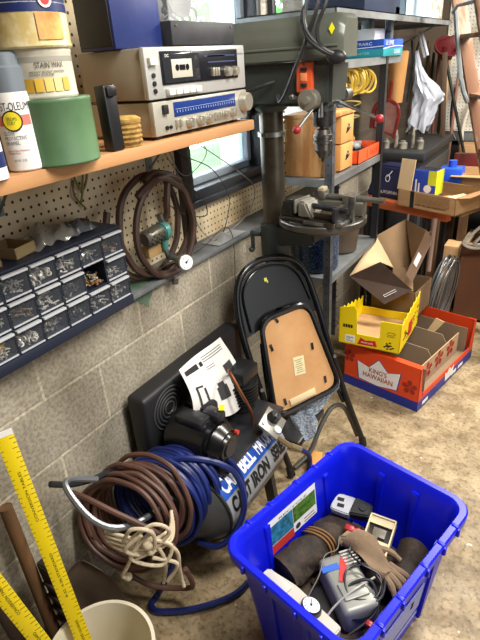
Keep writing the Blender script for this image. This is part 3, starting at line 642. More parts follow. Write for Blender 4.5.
# vise on the table
def vise(nm, label, T, jawm, long=.17):
    t = thing(nm, label, 'vise', T=T)
    b = MB(); b.bb((-.10, -.05, 0), (long-.03, .05, .014), bev=.003); b.bb((0, -.02, .014), (long-.035, .02, .036), bev=.003); b.bb((-.12, -.02, 0), (-.10, .02, .012), bev=.003); link('vise_base', b, OIL, t)
    b = MB(); b.hexa([(-.10, -.048, .014), (-.035, -.048, .014), (-.035, .048, .014), (-.10, .048, .014), (-.085, -.045, .075), (-.035, -.045, .078), (-.035, .045, .078), (-.085, .045, .075)], bev=.006); link('fixed_jaw', b, STD, t)
    b = MB(); b.bb((-.034, -.046, .030), (-.026, .046, .080), bev=.002); b.hexa([(-.02, -.042, .016), (.045, -.038, .016), (.045, .038, .016), (-.02, .042, .016), (-.02, -.042, .078), (.012, -.038, .074), (.012, .038, .074), (-.02, .042, .078)], bev=.007); link('moving_jaw', b, jawm, t)
    b = MB(); b.cyl((.02, 0, .055), (long, 0, .055), .0105, seg=16); b.bb((long-.045, -.035, .014), (long-.03, .035, .066), bev=.003); link('vise_screw', b, K, t)
    return t
TZ = 1.066
vise('drill_vise', 'steel drill press vise with a bright jaw on the front of the press table', M4.Translation((.32, 1.675, TZ)) @ M4.Rotation(rad(-12), 4, 'Z'), mat('bright_jaw', '8a867b', .5, .4, '5b584f', 20))
t = thing('long_clamp', 'steel clamp with a bright screw lying at the back of the press table', 'clamp', T=M4.Translation((.37, 1.80, TZ)) @ M4.Rotation(rad(2), 4, 'Z'))
b = MB(); b.bb((-.06, -.03, 0), (.12, .03, .05), bev=.006); b.bb((-.06, -.03, .05), (-.03, .03, .085), bev=.008); b.bb((.04, -.032, .03), (.07, .032, .075), bev=.006); link('clamp_body', b, mat('clamp_iron', '6f6c62', .4, .6), t)
b = MB(); b.cyl((-.03, 0, .06), (.13, 0, .058), .011); b.cyl((.12, 0, .058), (.19, 0, .055), .010); link('clamp_screw', b, ST, t)
b = MB(); b.bb((-.06, -.022, .055), (-.035, .022, .095), bev=.004); link('clamp_jaw', b, mat('pale_jaw', '9c937a', .5), t)
b = MB(); b.bb((.462, 1.70, TZ), (.484, 1.72, TZ+.09), bev=.003); b.bb((.33, 1.605, TZ), (.45, 1.625, TZ+.014), bev=.002); b.bb((.44, 1.62, TZ), (.474, 1.70, TZ+.012), bev=.002)
single('table_stop', b, ST, 'steel bar and upright stop clamped to the right rim of the press table', 'stop')

# ------------------------------------------------------------------ steel shelving unit
t = thing('shelving_unit', 'grey slotted-angle steel shelving unit behind the drill press', 'shelving', (.022, 2.03, 0))
PG = mat('post_grey', '6c7076', .45, .5, '50545a', 10); DK = mat('deck_grey', '8b9091', .5, .4, '6b6e70', 6)
for x, y, m in ((.226, 0, PG), (.226, .655, mat('post_dark', '2b2e33', .45, .4)), (.0, .0, PG), (.0, .655, PG)):
    b = MB(); b.bb((x-.018, y, 0), (x+.014, y+.0025, 1.66)); b.bb((x+.0115 if x > .1 else x-.018, y, 0), (x+.014 if x > .1 else x-.0155, y+.032, 1.66))
    for k in range(38):
        z = .06+k*.042; b.cyl((x-.002, y-.0004, z), (x-.002, y+.003, z), .0042, seg=8, mi=1); b.cyl((x+.0105, y+.016, z), (x+.0146, y+.016, z), .0042, seg=8, mi=1)
    link('post', b, [m, K], t)
for z, e_ in ((.675, .69), (1.132, .69), (1.585, .92)):
    b = MB(); b.bb((-.018, .004, z-.004), (.238, e_, z)); b.bb((.234, .004, z-.032), (.2375, e_, z-.004)); b.bb((-.016, .004, z-.032), (.238, .0075, z-.004)); b.bb((-.018, e_-.0035, z-.032), (.238, e_, z-.004)); link('deck', b, DK, t)
# enamel pot etc.
t = thing('enamel_pot', 'speckled dark blue enamel pot on the shelf under the press table', 'pot', (.135, 2.17, .676))
b = MB(); b.lathe([(0, .0), (.098, 0), (.105, .006), (.107, .17), (.111, .175), (.109, .18), (.103, .172), (.1, .01), (0, .008)], seg=40); link('pot_body', b, mat('speckled_enamel', '1e2e46', .2, 0, '566a84', 160, thr=(.52, .60)), t)
b = MB(); b.tube([(.02, -.104, .14), (.02, -.125, .145), (.0, -.13, .14), (-.02, -.125, .145), (-.02, -.104, .14)], .004); link('handle', b, K, t)
t = thing('rusty_tub', 'brown-grey metal tub on the shelf just right of the blue pot', 'tub', (.15, 2.44, .676))
b = MB(); b.lathe([(0, 0), (.075, 0), (.085, .01), (.098, .13), (.104, .135), (.1, .14), (.094, .13), (.08, .012), (0, .01)], T=M4.Scale(1., 4, (1, 0, 0)), seg=32); link('tub_body', b, mat('rusty_brown', '4d433a', .5, .3, '63564a', 8), t)
# wooden drawer chest
t = thing('drawer_chest', 'small plywood drawer chest with black pulls, on the steel shelf behind the drill chuck', 'drawer chest', (.018, 2.07, 1.133))
b = MB(); b.bb((0, .014, 0), (.01, .26, .24)); b.bb((0, .26, 0), (.215, .275, .239)); b.bb((0, .02, 0), (.2, .26, .01)); b.bb((-.0, -.004, .24), (.225, .275, .256), bev=.002); b.bb((.0, .0, 0), (.18, .012, .239), bev=.002)
b.bb((.185, .0, 0), (.200, .10, .24), bev=.002); link('chest_body', b, PLY, t)
for z in (.008, .124):
    b = MB(); b.bb((.05, .112, z), (.222, .258, z+.110), bev=.002); d = link('drawer', b, PINE, t); b = MB(); b.tube([(.222, .172, z+.04), (.232, .178, z+.055), (.232, .19, z+.065), (.222, .196, z+.075)], .003); b.cyl((.222, .185, z+.055), (.226, .185, z+.055), .009, seg=10); link('drawer_pull', b, K, d)
t = thing('orange_tray', 'bright orange carton tray of tangled cords on the steel shelf beside the plywood chest', 'tray', (.05, 2.38, 1.133))
b = MB(); openbox(b, 0, 0, 0, .200, .33, .062, .004); link('tray_body', b, mat('orange_card', 'e8582a', .5), t)
b = MB(); b.bb((.2002, .12, .01), (.2008, .135, .05)); [b.bb((.2002, .17+.03*k, .02), (.2008, .185+.03*k, .045)) for k in range(4)]; link('tray_marks', b, mat('dark_orange_ink', 'b03a16', .5), t)
rg = random.Random(11); b = MB()
for k in range(4): b.tube([(rg.uniform(.03, .17), rg.uniform(.04, .29), .012+.02*rg.random()+.012*(i % 3)) for i in range(9)], .006, smooth=5)
single('tangled_cord', b, K, 'black tangled cord in the orange tray', 'cord', (.05, 2.38, 1.138))
b = MB(); b.ball((0, 0, .03), .03, sc=(1, 1.2, .9)); b.cyl((0, .02, .03), (0, .07, .04), .012); single('grey_fitting', b, mat('grey_plastic_part', '8f9498', .4), 'grey plastic fitting on the far end of the orange tray', 'fitting', (.14, 2.63, 1.145))
# blue / teal carton and grey bracket on the top deck
t = thing('glove_carton', 'blue, teal and white carton on the highest deck of the steel unit', 'carton', (.035, 2.60, 1.586))
b = MB(); b.bb((0, 0, 0), (.235, .31, .034), bev=.001); link('teal_base', b, mat('teal_card', '1f8f9c', .45), t)
b = MB(); b.bb((0, 0, .034), (.235, .31, .072), bev=.001); link('blue_band', b, mat('blue_card', '1650b4', .45), t)
b = MB(); b.bb((0.0, .0, .072), (.19, .15, .118), bev=.001); link('white_flap', b, mat('white_card', 'e4e6ea', .5), t)
b = MB(); b.grid(lambda u, v: V((.2356, .0+.31*u, .031+.01*math.sin(2.2*u)+.003*v)), 12, 1); b.grid(lambda u, v: V((.235*u, -.0006, .034+.008*u+.003*v)), 12, 1); link('white_swoosh', b, WHINK, t)
txt(t, 'U LINE', (.236, .03, .047), (0, 1, 0), (0, 0, 1), .12, .02, WHINK); txt(t, 'GLOVES', (.236, .16, .010), (0, 1, 0), (0, 0, 1), .1, .016, WHINK)
txt(t, 'ULTRARC', (.07, -.0004, .05), (1, 0, 0), (0, 0, 1), .11, .012, WHINK); txt(t, '100 IN WATER', (.03, -.0004, .012), (1, 0, 0), (0, 0, 1), .14, .010, mat('pale_teal_ink', '9ad4d8', .5))
t = thing('metal_bracket', 'grey galvanised angle bracket standing on the blue and teal carton', 'bracket', (.09, 2.79, 1.659))
b = MB(); b.bb((0, .0, .001), (.05, .05, .10), bev=.003); b.bb((-.07, -.01, .10), (.17, .06, .138), bev=.004); b.bb((.12, .0, .001), (.15, .05, .10), bev=.003); b.bb((0, 0, .03), (.15, .02, .036)); link('bracket_body', b, GALV, t)
# yellow air hose hanging under the top deck
YH = mat('yellow_hose', 'c9a936', .45)
b = MB(); rg = random.Random(2)
for k in range(16):
    c = V((.19+.02*math.sin(k*1.7), 2.16+.030*k, 1.495+.01*math.cos(k*2.3))); q = Euler((rg.uniform(-.4, .4), rg.uniform(-.35, .35), rad(35)+rg.uniform(-.8, .8))).to_matrix()
    b.tube(ringpts(c, q.col[0], q.col[2], .05, .052, n=14), .0055, closed=False, smooth=3)
single('yellow_air_hose', b, YH, 'bundle of yellow coiled air hose hung under the top deck', 'hose')
b = MB(); b.tube([(.2+.03*math.sin(k*2.4), 2.40+.06*math.cos(k*1.9), 1.46-.019*k) for k in range(13)], .0038, smooth=8)
single('springy_cord', b, mat('olive_yellow_cord', '8f8030', .4), 'springy olive-yellow cord dangling above the drawer chest', 'cord')
# upper long steel shelf
t = thing('high_shelf', 'long grey steel shelf high on the left wall, upper right of the photo', 'shelf', (-.115, 1.95, 1.742))
b = MB(); b.bb((0, .0, .012), (.415, 1.88, .016)); b.bb((.411, 0, -.012), (.415, 1.88, .016)); b.bb((0, 0, -.012), (.415, .004, .016)); b.bb((0, 1.876, -.012), (.415, 1.88, .016)); link('deck', b, DK, t)
for y in (.95, 1.8): b = MB(); b.bb((0, y, -.16), (.004, y+.03, .012)); b.bb((0, y, .008), (.38, y+.03, .0125)); b.hexa([(0, y+.013, -.16), (.006, y+.013, -.16), (.006, y+.017, -.16), (0, y+.017, -.16), (.36, y+.013, .008), (.38, y+.013, .008), (.38, y+.017, .008), (.36, y+.017, .008)]); link('bracket', b, GALV, t)
t = thing('storage_tub', 'pale blue plastic tub on the high steel shelf', 'tub', (-.02, 2.95, 1.76))
b = MB(); openbox(b, 0, 0, 0, .28, .42, .16, .004); link('tub_body', b, mat('pale_blue_plastic', 'a9c6da', .3), t); b = MB(); b.bb((-.01, -.01, .16), (.29, .43, .172), bev=.004); link('lid', b, mat('deep_blue_lid', '1d3f7a', .4), t)
b = MB(); b.bb((0, 0, 0), (.24, .3, .2), bev=.002); c = single('white_carton', b, mat('printed_card', 'd9d3c4', .6, 0, 'a58f78', 22, thr=(.5, .56)), 'white printed carton at the far end of the high shelf, next to the tub', 'carton', (.02, 3.45, 1.76))
b = MB(); b.bb((0, 0, 0), (.26, .5, .12), bev=.002); single('dark_box', b, mat('dark_blue_box', '1c2a44', .5), 'dark blue box on the high shelf before the pale tub', 'box', (0, 2.35, 1.76))

# ------------------------------------------------------------------ hanging and leaning tools toward the far wall
t = thing('kraft_roll', 'tan kraft paper roll hanging by the blue carton', 'paper roll', (.14, 3.28, 1.33))
b = MB(); b.lathe([(0, 0), (.045, 0), (.062, .27), (.05, .275), (0, .275)]); link('roll', b, mat('kraft_tan', '8f6436', .6, 0, 'b0824a', 6, stretch=(1, 1, .3)), t)
b = MB(); b.tube([(0, 0, .27), (.0, .0, .33), (-.13, 0, .36)], .003); link('hanger', b, STD, t)
t = thing('red_dustpan', 'red dustpan with a clear worn pan hanging past the shelf post', 'dustpan', T=M4.Translation((.145, 3.12, 1.27)) @ M4.Rotation(rad(-15), 4, 'Z') @ M4.Rotation(rad(10), 4, 'Y') @ M4.Diagonal((.95, .9, .74, 1)))
RP = mat('red_shovel', '7e1d1a', .35)
prf = [(-.085, -.11), (.085, -.14), (.09, .03), (.065, .1), (0, .125), (-.06, .1), (-.09, .03)]
b = MB(); b.prism(prf, (0, 0, 0), (1, 0, 0), (0, 0, 1), (0, .012, 0), bev=.003)
b.tube([(p[0], -.015, p[1]) for p in prf[1:]+prf[:1]], .010, smooth=4); link('pan_rim', b, RP, t)
b = MB(); b.prism([(p[0]*.8, p[1]*.85) for p in prf], (0, -.003, 0), (1, 0, 0), (0, 0, 1), (0, .002, 0)); link('pan_inner', b, mat('worn_pink_grey', '96463c', .5, 0, 'b08a80', 6), t)
b = MB(); b.tube([(-.02, .03, .10), (-.04, .05, .24)], .010); link('handle', b, RP, t)
def sheetbag():
    b = MB()
    prof_ = ((0, .10, .0), (.12, .105, .01), (.3, .10, .03), (.42, .125, .055), (.52, .10, .03), (.65, .055, -.01), (.8, .028, -.035), (.92, .018, -.045), (1, .012, -.05))
    def fn(u, v):
        a = 2*PI*u
        for q0, q1 in zip(prof_, prof_[1:]):
            if q0[0] <= v <= q1[0]: f = (v-q0[0])/(q1[0]-q0[0]); w_ = q0[1]+(q1[1]-q0[1])*f; o_ = q0[2]+(q1[2]-q0[2])*f; break
        w_ *= .68*(1+.16*math.sin(5*a+9*v)+.10*math.sin(11*a-13*v)+.06*math.sin(17*a+21*v))
        return V((w_*math.cos(a)+o_, w_*.5*math.sin(a), -.22+.44*v+.02*math.sin(3*a+2)*(1-v)+.012*math.sin(8*a)))
    b.grid(fn, 60, 34, .0008); return b
single('plastic_shopping_bag', sheetbag(), mat('milky_plastic', 'd0d6e2', .25, alpha=.48), 'thin white plastic bag hanging beside the red dustpan', 'bag', (.22, 3.58, 1.37))
b = MB(); b.tube([(.22, 3.58, 1.56), (.17, 3.6, 1.68), (.19, 3.58, 1.69), (.24, 3.57, 1.57)], .008); single('bag_handles', b, mat('milky_plastic', 'd0d6e2', .25, alpha=.48), 'knotted handles of the hanging white plastic bag', 'bag')
t = thing('plunger', 'dark red rubber plunger with its long rod leaning upright on the far wall', 'plunger', T=frameM((.42, 4.28, .84), (1, 0, .3), (0, 1, .05), (-.31, 0, .95)))
b = MB(); b.cyl((0, 0, -.22), (0, 0, .76), .011); link('rod', b, STD, t)
b = MB(); b.lathe([(.02, -.02), (.03, -.015), (.085, .03), (.09, .05), (.08, .05), (.04, .0), (0, -.0)], T=M4.Translation((0, 0, .78)) @ M4.Rotation(rad(50), 4, 'Y') @ M4.Rotation(rad(35), 4, 'X')); b.cyl((0, 0, .72), (0.03, 0, .80), .035, .05); b.box((.03, .02, .81), (.15, .11, .10), bev=.03); link('rubber_cup', b, mat('dark_red_rubber', '5e1519', .55), t)
for i, (x0, x1, r_, m, nm, lb) in enumerate(((.02, .10, .014, BROWNTOOL, 'rake_handle', 'brown wooden tool handle leaning in the far corner, nearest the plastic bag'),
        (.10, .15, .013, mat('dark_reddish_wood', '5c2c22', .6), 'broom_handle', 'dark reddish tool handle leaning in the far corner, second from the bag'),
        (.17, .21, .016, mat('pale_wood', 'b3966a', .6), 'shovel_handle', 'pale wooden tool handle leaning just left of the plunger'),
        (.01, .05, .012, K, 'iron_bar', 'black iron bar leaning deepest in the far left corner'),
        (.05, .09, .011, mat('very_dark_wood', '2c2018', .7), 'hoe_handle', 'very dark thin tool handle between the black bar and the reddish one'),
        (.13, .20, .013, mat('very_dark_wood', '2c2018', .7), 'fork_handle', 'very dark handle leaning between the reddish and the pale handles'),
        (.24, .26, .012, mat('pinkish_wood', '8a5f50', .6), 'mop_handle', 'pinkish tool handle leaning right against the plunger rod'))):
    b = MB(); b.cyl((x1+.03, 4.25+.012*i, .0), (x0+.02, 4.40+.014*i, 1.66-.02*i), r_, r_*.9); single(nm, b, m, lb, 'tool handle')
b = MB(); b.bb((0, 0, 0), (.035, .012, .60), bev=.004); single('hand_saw', b, mat('weathered_board', '3f2f22', .7, 0, '57432f', 7, stretch=(1, 1, .3)), 'weathered brown plank standing beside the plastic bag', 'plank', M4.Translation((.27, 4.05, .98)) @ M4.Rotation(rad(-5), 4, 'Y')).name = 'old_plank'
t = thing('hanging_tongs', 'dark pair of long tongs hung below the high shelf', 'tongs', (.10, 3.7, 1.30))
b = MB(); b.tube([(0, 0, .36), (.02, 0, .2), (.0, 0, .0)], .007); b.tube([(.05, 0, .36), (.02, 0, .2), (.05, 0, .02)], .007); b.cyl((.02, -.01, .2), (.02, .01, .2), .014); link('tong_arms', b, K, t)
t = thing('metal_cabinet', 'low dark grey metal cabinet under the hanging tools by the left wall', 'cabinet', (.01, 3.35, 0))
b = MB(); b.bb((0, 0, 0), (.30, .85, .98), bev=.004); b.bb((-.0, -.01, .98), (.32, .86, 1.03), bev=.004); link('cabinet_body', b, mat('dark_grey_metal', '333436', .55, .3, '28292b', 5), t)
b = MB(); b.bb((.30, .03, .04), (.31, .82, .93), bev=.003); d = link('door', b, mat('dark_grey_door', '44474a', .5, .3), t); b = MB(); b.bb((.31, .1, .5), (.322, .12, .6), bev=.003); link('handle', b, ST, d)
for k, (h_, r_, lb) in enumerate(((.06, .022, 'short squat grey bottle nearest the dustpan on the metal cabinet'), (.11, .015, 'thin grey bottle second from the dustpan on the metal cabinet'), (.05, .03, 'widest and lowest grey pot in the middle of the metal cabinet'),
        (.13, .012, 'tallest thin grey bottle on the metal cabinet below the plastic bag'), (.07, .024, 'grey bottle at the right end of the row on the metal cabinet'))):
    b = MB(); b.lathe([(0, 0), (r_, 0), (r_, h_*.7), (r_*.55, h_*.85), (r_*.55, h_), (0, h_)], seg=16); single('small_bottle', b, mat('mixed_grey_parts', '4f4a42', .5, 0, '8a8578', 20), lb, 'bottle', (.04+.055*k, 3.5+.03*(k % 2), 1.031), group='bottles on the metal cabinet')
# white hose loops on the far wall, black loop
b = MB(); b.tube(ringpts((.42, 4.50, 1.02), (1, 0, .1), (0, .05, 1), .10, .24, turns=2.6, drift=V((.03, -.06, 0))), .0125, smooth=3)
single('white_hose', b, mat('white_hose_plastic', 'cfc8b8', .4), 'loops of off-white hose hanging on the far wall behind the ladder', 'hose')
b = MB(); b.tube([(.33, 4.53, 1.45), (.26, 4.52, 1.35), (.235, 4.52, 1.22), (.25, 4.5, 1.05), (.30, 4.48, .95)], .012)
single('black_strap', b, K, 'black strap hanging left of the white hose loops on the far wall', 'strap')
b = MB(); b.box((0, 0, .16), (.28, .2, .32), bev=.004); single('tan_carton', b, CB, 'small tan carton standing on the dark low bench by the white hose', 'carton', (.50, 4.42, .61))
b = MB(); b.bb((0, 0, 0), (1.3, .36, .61), bev=.003); single('dark_bench', b, mat('dark_bench_paint', '1d1a18', .7), 'dark low bench against the far wall under the white pegboard', 'bench', (.34, 4.22, 0))
# ladder
t = thing('wooden_ladder', 'old paint-spattered wooden ladder leaning at the right edge', 'ladder', (0, 0, 0))
LW = mat('spattered_wood', '745038', .7, 0, 'b09a84', 14, thr=(.5, .72), stretch=(1, 1, .35))
def rail(p0, p1, nm='rail'):
    p0, p1 = V(p0), V(p1); d = (p1-p0); z = d.normalized(); x = V((.46, -.89, 0)); x = (x-z*x.dot(z)).normalized(); y = z.cross(x)
    b = MB(); b.box((0, 0, d.length/2), (.030, .062, d.length), bev=.003); return link(nm, b, LW, t, frameM(p0, x, y, z))
R0, R1 = V((1.02, 3.10, .0)), V((.36, 3.10, 2.2)); Q0, Q1 = V((1.17, 2.80, .0)), V((.51, 2.80, 2.2))
rail(R0, R1); rail(Q0, Q1)
for k in range(1, 8):
    f = k*.125; a = R0.lerp(R1, f); c = Q0.lerp(Q1, f); d = c-a
    b = MB(); b.box((0, 0, d.length/2), (.05, .020, d.length), bev=.003); link('step', b, LW, t, frameM(a, V((1, 0, 0)).cross(d.normalized()).cross(d.normalized()).normalized()*-1 if False else V((.89, .46, 0)), d.normalized().cross(V((.89, .46, 0))), d.normalized()))
b = MB(); a = R0.lerp(R1, .80); c = Q0.lerp(Q1, .80); b.tube([a+V((-.03, -.03, 0)), (a+c)/2+V((-.06, 0, .02)), c+V((-.03, 0, .02))], .008, smooth=1); b.tube([a+V((-.02, -.03, .02)), a+V((.05, -.05, -.3)), a+V((.10, -.05, -.42))], .012, smooth=3); link('spreader', b, GALV, t)

# ------------------------------------------------------------------ orange-edged workbench, rotated
BT = M4.Translation((-.0, 3.128, 0)) @ M4.Rotation(rad(-21), 4, 'Z')
t = thing('workbench', 'workbench with an orange front beam under the cardboard cartons', 'workbench', T=M4.Translation((.03, 3.10, 0)) @ M4.Rotation(rad(-21), 4, 'Z'))
b = MB(); b.bb((0, 0, .745), (.60, .045, .80), bev=.004); link('front_beam', b, mat('orange_beam', 'c4622f', .5, 0, 'a95028', 6), t)
b = MB(); b.bb((0, .045, .775), (.66, .24, .80), bev=.002); link('tabletop', b, mat('bench_board', '8b6b48', .7), t)
LGM = mat('pinkish_leg', 'a58a80', .5)
for x, y in ((.02, .0), (.44, .01), (.02, .2), (.44, .2)): b = MB(); b.bb((x, y, 0), (x+.03, y+.03, .745), bev=.003); link('leg', b, K, t)
b = MB(); b.tube([(.36, -.01, .75), (.37, -.02, .69), (.42, -.02, .66), (.50, -.02, .665), (.54, -.012, .70)], .006); b.tube([(.54, -.015, .76), (.54, -.02, .6), (.545, -.03, .45)], .013, smooth=3); link('cable_loop', b, mat('pinkish_leg', 'a58a80', .5), t)
Wb = lambda x, y, z, a=0: M4.Translation((.03, 3.10, 0)) @ M4.Rotation(rad(-21), 4, 'Z') @ M4.Translation((x, y, z)) @ M4.Rotation(rad(a), 4, 'Z')
t = thing('navy_cooler', 'navy blue soft cooler bag with white print on the left of the workbench', 'bag', T=Wb(-.02, .05, .801))
b = MB(); b.hexa([(0, 0, 0), (.33, .0, 0), (.33, .16, 0), (0, .16, 0), (.07, .02, .19), (.26, .02, .19), (.26, .14, .19), (.07, .14, .19)], bev=.012); link('bag_body', b, mat('navy_fabric', '1c2150', .6), t)
b = MB(); b.tube([(.16, .004, .13), (.18, .008, .15), (.19, .01, .165)], .0025); b.tube(ringpts((.165, .004, .12), (1, 0, 0), (0, .1, 1), .015, .02, n=10), .0022, smooth=2); link('print_emblem', b, WHINK, t)
txt(t, 'CALIFORNIA', (.09, -.004, .03), (1, 0, 0), (0, .1, 1), .16, .018, WHINK)
t = thing('open_carton_tray', 'shallow open cardboard tray with black stripe on the workbench', 'carton', T=Wb(.295, -.035, .801, -2))
b = MB(); openbox(b, 0, 0, 0, .375, .30, .095, .004); link('tray_body', b, CB, t)
b = MB(); b.bb((-.02, .0, .09), (.075, .005, .26)); lf = link('upright_flap', b, mat('pale_cardboard', 'd9bd92', .8), t, M4.Rotation(rad(-8), 4, 'X'))
b = MB(); b.bb((.375, .0, .085), (.379, .28, .10)); b.hexa([(.372, 0, .095), (.376, 0, .095), (.376, .3, .095), (.372, .3, .095), (.45, 0, .11), (.454, 0, .11), (.454, .3, .13), (.45, .3, .13)]); link('right_flap', b, CB, t)
b = MB(); b.bb((.085, -.0012, .0), (.112, 0, .095)); link('black_stripe', b, K, t)
b = MB()
for k in range(9): b.bb((.12, -.001, .030+k*.0062), (.34, 0, .032+k*.0062))
link('print_lines', b, mat('brown_print', '7d5c3c', .8), t)
txt(t, 'KEEP FROM FREEZING', (.12, -.0006, .018), (1, 0, 0), (0, 0, 1), .20, .009, INK, bold=.02)
t = thing('blue_yellow_carton', 'blue carton with a yellow end and white bulb picture in the cardboard tray', 'carton', T=Wb(.345, .03, .806, 12))
b = MB(); b.bb((0, 0, 0), (.13, .11, .19), bev=.001); link('carton_body', b, mat('bright_blue_card', '2446b0', .45), t)
b = MB(); b.bb((.1302, .0, .05), (.1312, .11, .19)); b.bb((.085, -.001, .11), (.13, 0, .19)); link('yellow_panel', b, mat('yellow_card', 'd5da2e', .45), t)
b = MB(); b.cyl((.085, -.0015, .09), (.085, 0, .09), .022); b.bb((.012, -.0012, .05), (.020, 0, .14)); b.bb((.030, -.0012, .05), (.038, 0, .12)); link('white_picture', b, WHINK, t)
b = MB(); b.bb((.01, .01, .1902), (.12, .10, .1914)); link('dark_opening', b, K, t)
for k, (x, y, a, c, lb) in enumerate(((.50, .02, 20, 'c8a978', 'tan paper packet lying at the front of the cardboard tray'), (.55, .10, -30, 'b98a5e', 'reddish-tan paper packet across the middle of the cardboard tray'), (.60, .05, 60, 'd8c9a2', 'pale folded packet at the right side of the cardboard tray'))):
    b = MB(); b.box((0, 0, .01+.0*k), (.14, .06, .016), Euler((rad(4), rad(-6), 0)).to_matrix(), bev=.004); single('paper_packet', b, mat('packet_'+c, c, .7), lb, 'packet', Wb(x, y, .822+.018*k, a))
# boxes on a dark shelf behind the workbench
t = thing('rear_bench', 'second low bench with cartons just behind the workbench', 'bench', (.40, 3.42, 0))
b = MB(); b.bb((0, 0, .74), (.62, .6, .77), bev=.003); link('tabletop', b, mat('bench_board', '8b6b48', .7), t)
for x, y in ((.0, .0), (.17, .0), (.0, .55), (.57, .55)): b = MB(); b.bb((x, y, 0), (x+.05, y+.05, .74)); link('leg', b, BROWNTOOL, t)
b = MB(); openbox(b, 0, 0, 0, .30, .22, .13, .004); b.bb((-.01, -.06, .115), (.31, .0, .119)); single('brown_carton', b, CB, 'open brown carton on the rear bench, behind the cardboard tray', 'carton', (.50, 3.45, .771))
b = MB(); b.bb((0, 0, 0), (.34, .05, .2), bev=.003); single('red_black_box', b, mat('dark_red_card', '6e1e18', .5, 0, '2a1614', 12), 'dark red and black box at the back of the rear bench', 'box', (.44, 3.72, .771))
b = MB(); b.bb((0, 0, 0), (.14, .12, .16), bev=.01); b.cyl((.07, .06, .16), (.07, .06, .20), .025); single('blue_jug', b, mat('blue_jug_plastic', '2350c0', .35), 'bright blue jug on the rear bench behind the blue and yellow carton', 'jug', (.41, 3.42, .771))
b = MB(); b.bb((0, 0, 0), (.12, .2, .1), bev=.002); single('red_orange_box', b, mat('brick_red_card', 'a5462c', .5), 'brick-red box on the right of the rear bench', 'box', (.83, 3.45, .771))
for k in range(3):
    b = MB(); b.cyl((0, 0, 0), (.02, 0, .11), .009, seg=10); single('steel_tube', b, STD, ('short dark tube standing nearest the left in the brown carton', 'short dark tube standing in the middle of the brown carton', 'short dark tube standing nearest the right in the brown carton')[k], 'tube', (.64+.028*k, 3.50, .776))
# crate, wire coil, white cords
t = thing('wooden_crate', 'dark brown wooden crate on the floor at the right edge', 'crate', (.64, 3.24, 0))
CR = mat('crate_brown', '5a3a28', .6, 0, '7c4e34', 4, stretch=(1, 1, .3), thr=(.3, .75)); CRT = mat('crate_rim', '7a6a54', .7)
b = MB(); b.bb((0, 0, 0), (.52, .016, .50)); b.bb((0, .284, 0), (.52, .30, .50)); b.bb((0, .016, 0), (.016, .284, .50)); b.bb((.504, .016, 0), (.52, .284, .50)); b.bb((0, .0, 0), (.52, .3, .016)); link('crate_body', b, CR, t)
b = MB(); b.bb((-.01, -.01, .50), (.53, .03, .52), bev=.003); b.bb((-.01, .27, .50), (.53, .31, .52), bev=.003); b.bb((-.01, .03, .50), (.03, .27, .52), bev=.003); b.bb((.49, .03, .50), (.53, .27, .52), bev=.003); link('rim', b, CRT, t)
b = MB(); b.bb((0, 0, 0), (.09, .14, .47), bev=.003); single('cardboard_strip', b, CB, 'narrow brown carton standing between the wire coil and the crate', 'carton', (.52, 3.30, 0))
b = MB(); rg = random.Random(9)
for k in range(13):
    b.tube(ringpts((.60+rg.uniform(-.03, .03), 2.98+rg.uniform(-.02, .02), .27), (.25+rg.uniform(-.12, .12), .97, 0), (0.12, .0, 1), .13+rg.uniform(-.02, .01), .25+rg.uniform(-.03, .01), n=22), .004, smooth=2)
single('wire_coil', b, mat('galvanised_wire', '8d9194', .35, .6), 'big coil of grey wire standing in front of the wooden crate', 'wire coil')
b = MB(); b.tube([(.82, 3.12, .86), (.80, 3.13, .75), (.70, 3.12, .62), (.66, 3.12, .56), (.72, 3.14, .53), (.8, 3.16, .56), (.84, 3.14, .7), (.85, 3.12, .86)], .009)
b.tube([(.88, 3.12, .86), (.85, 3.13, .72), (.74, 3.1, .6), (.73, 3.14, .55), (.86, 3.16, .60), (.95, 3.15, .62)], .009)
single('extension_cord', b, mat('white_cord_plastic', 'dcd9d0', .4), 'looped white cords hanging by the right end of the cardboard tray', 'cord')

# ------------------------------------------------------------------ tall tan carton behind the yellow tray (pieces of one folded-open box)
def sheet(b, pts, th=.004, mi=0, n=None):
    p = [V(x) for x in pts]; nn = (p[1]-p[0]).cross(p[2]-p[0]).normalized()*th
    t_ = bmesh.new(); f = t_.faces.new([t_.verts.new(q) for q in p]); r = bmesh.ops.extrude_face_region(t_, geom=[f]); bmesh.ops.translate(t_, vec=nn, verts=[x for x in r['geom'] if isinstance(x, bmesh.types.BMVert)])
    bmesh.ops.recalc_face_normals(t_, faces=t_.faces); b._add(t_, mi)
t = thing('large_carton', 'large brown cardboard carton with its flaps open behind the yellow tray', 'carton', (0, 0, 0))
lb, ap, lf, ct, rb, rr, ctb, rf, df, rfb = (V(x) for x in ((.253, 2.72, .679), (.359, 2.92, .731), (.204, 2.46, .524), (.357, 2.5, .614), (.491, 2.80, .705), (.575, 2.70, .660), (.363, 2.72, .501), (.537, 2.5, .478), (.418, 2.42, .414), (.565, 2.72, .42)))
WA0 = V((.511, 2.80, .713)); b = MB(); sheet(b, [lb, ap, (.43, 2.88, .47), ctb]); sheet(b, [ap, WA0, (.46, 2.77, .52), (.43, 2.88, .47)]); sheet(b, [ctb, (.43, 2.88, .47), (.46, 2.77, .52), rf, (.42, 2.52, .44)]); link('carton_back', b, CBD, t, ang=10)
b = MB(); b.grid(lambda u, v: lb.lerp(lf, u).lerp(ctb.lerp(ct, u), v), 6, 6, .004); link('left_flap', b, mat('pale_cardboard', 'd9bd92', .8), t)
WA, WB_, WC, WD = V((.511, 2.80, .713)), V((.563, 2.72, .698)), V((.523, 2.52, .513)), V((.479, 2.56, .537))
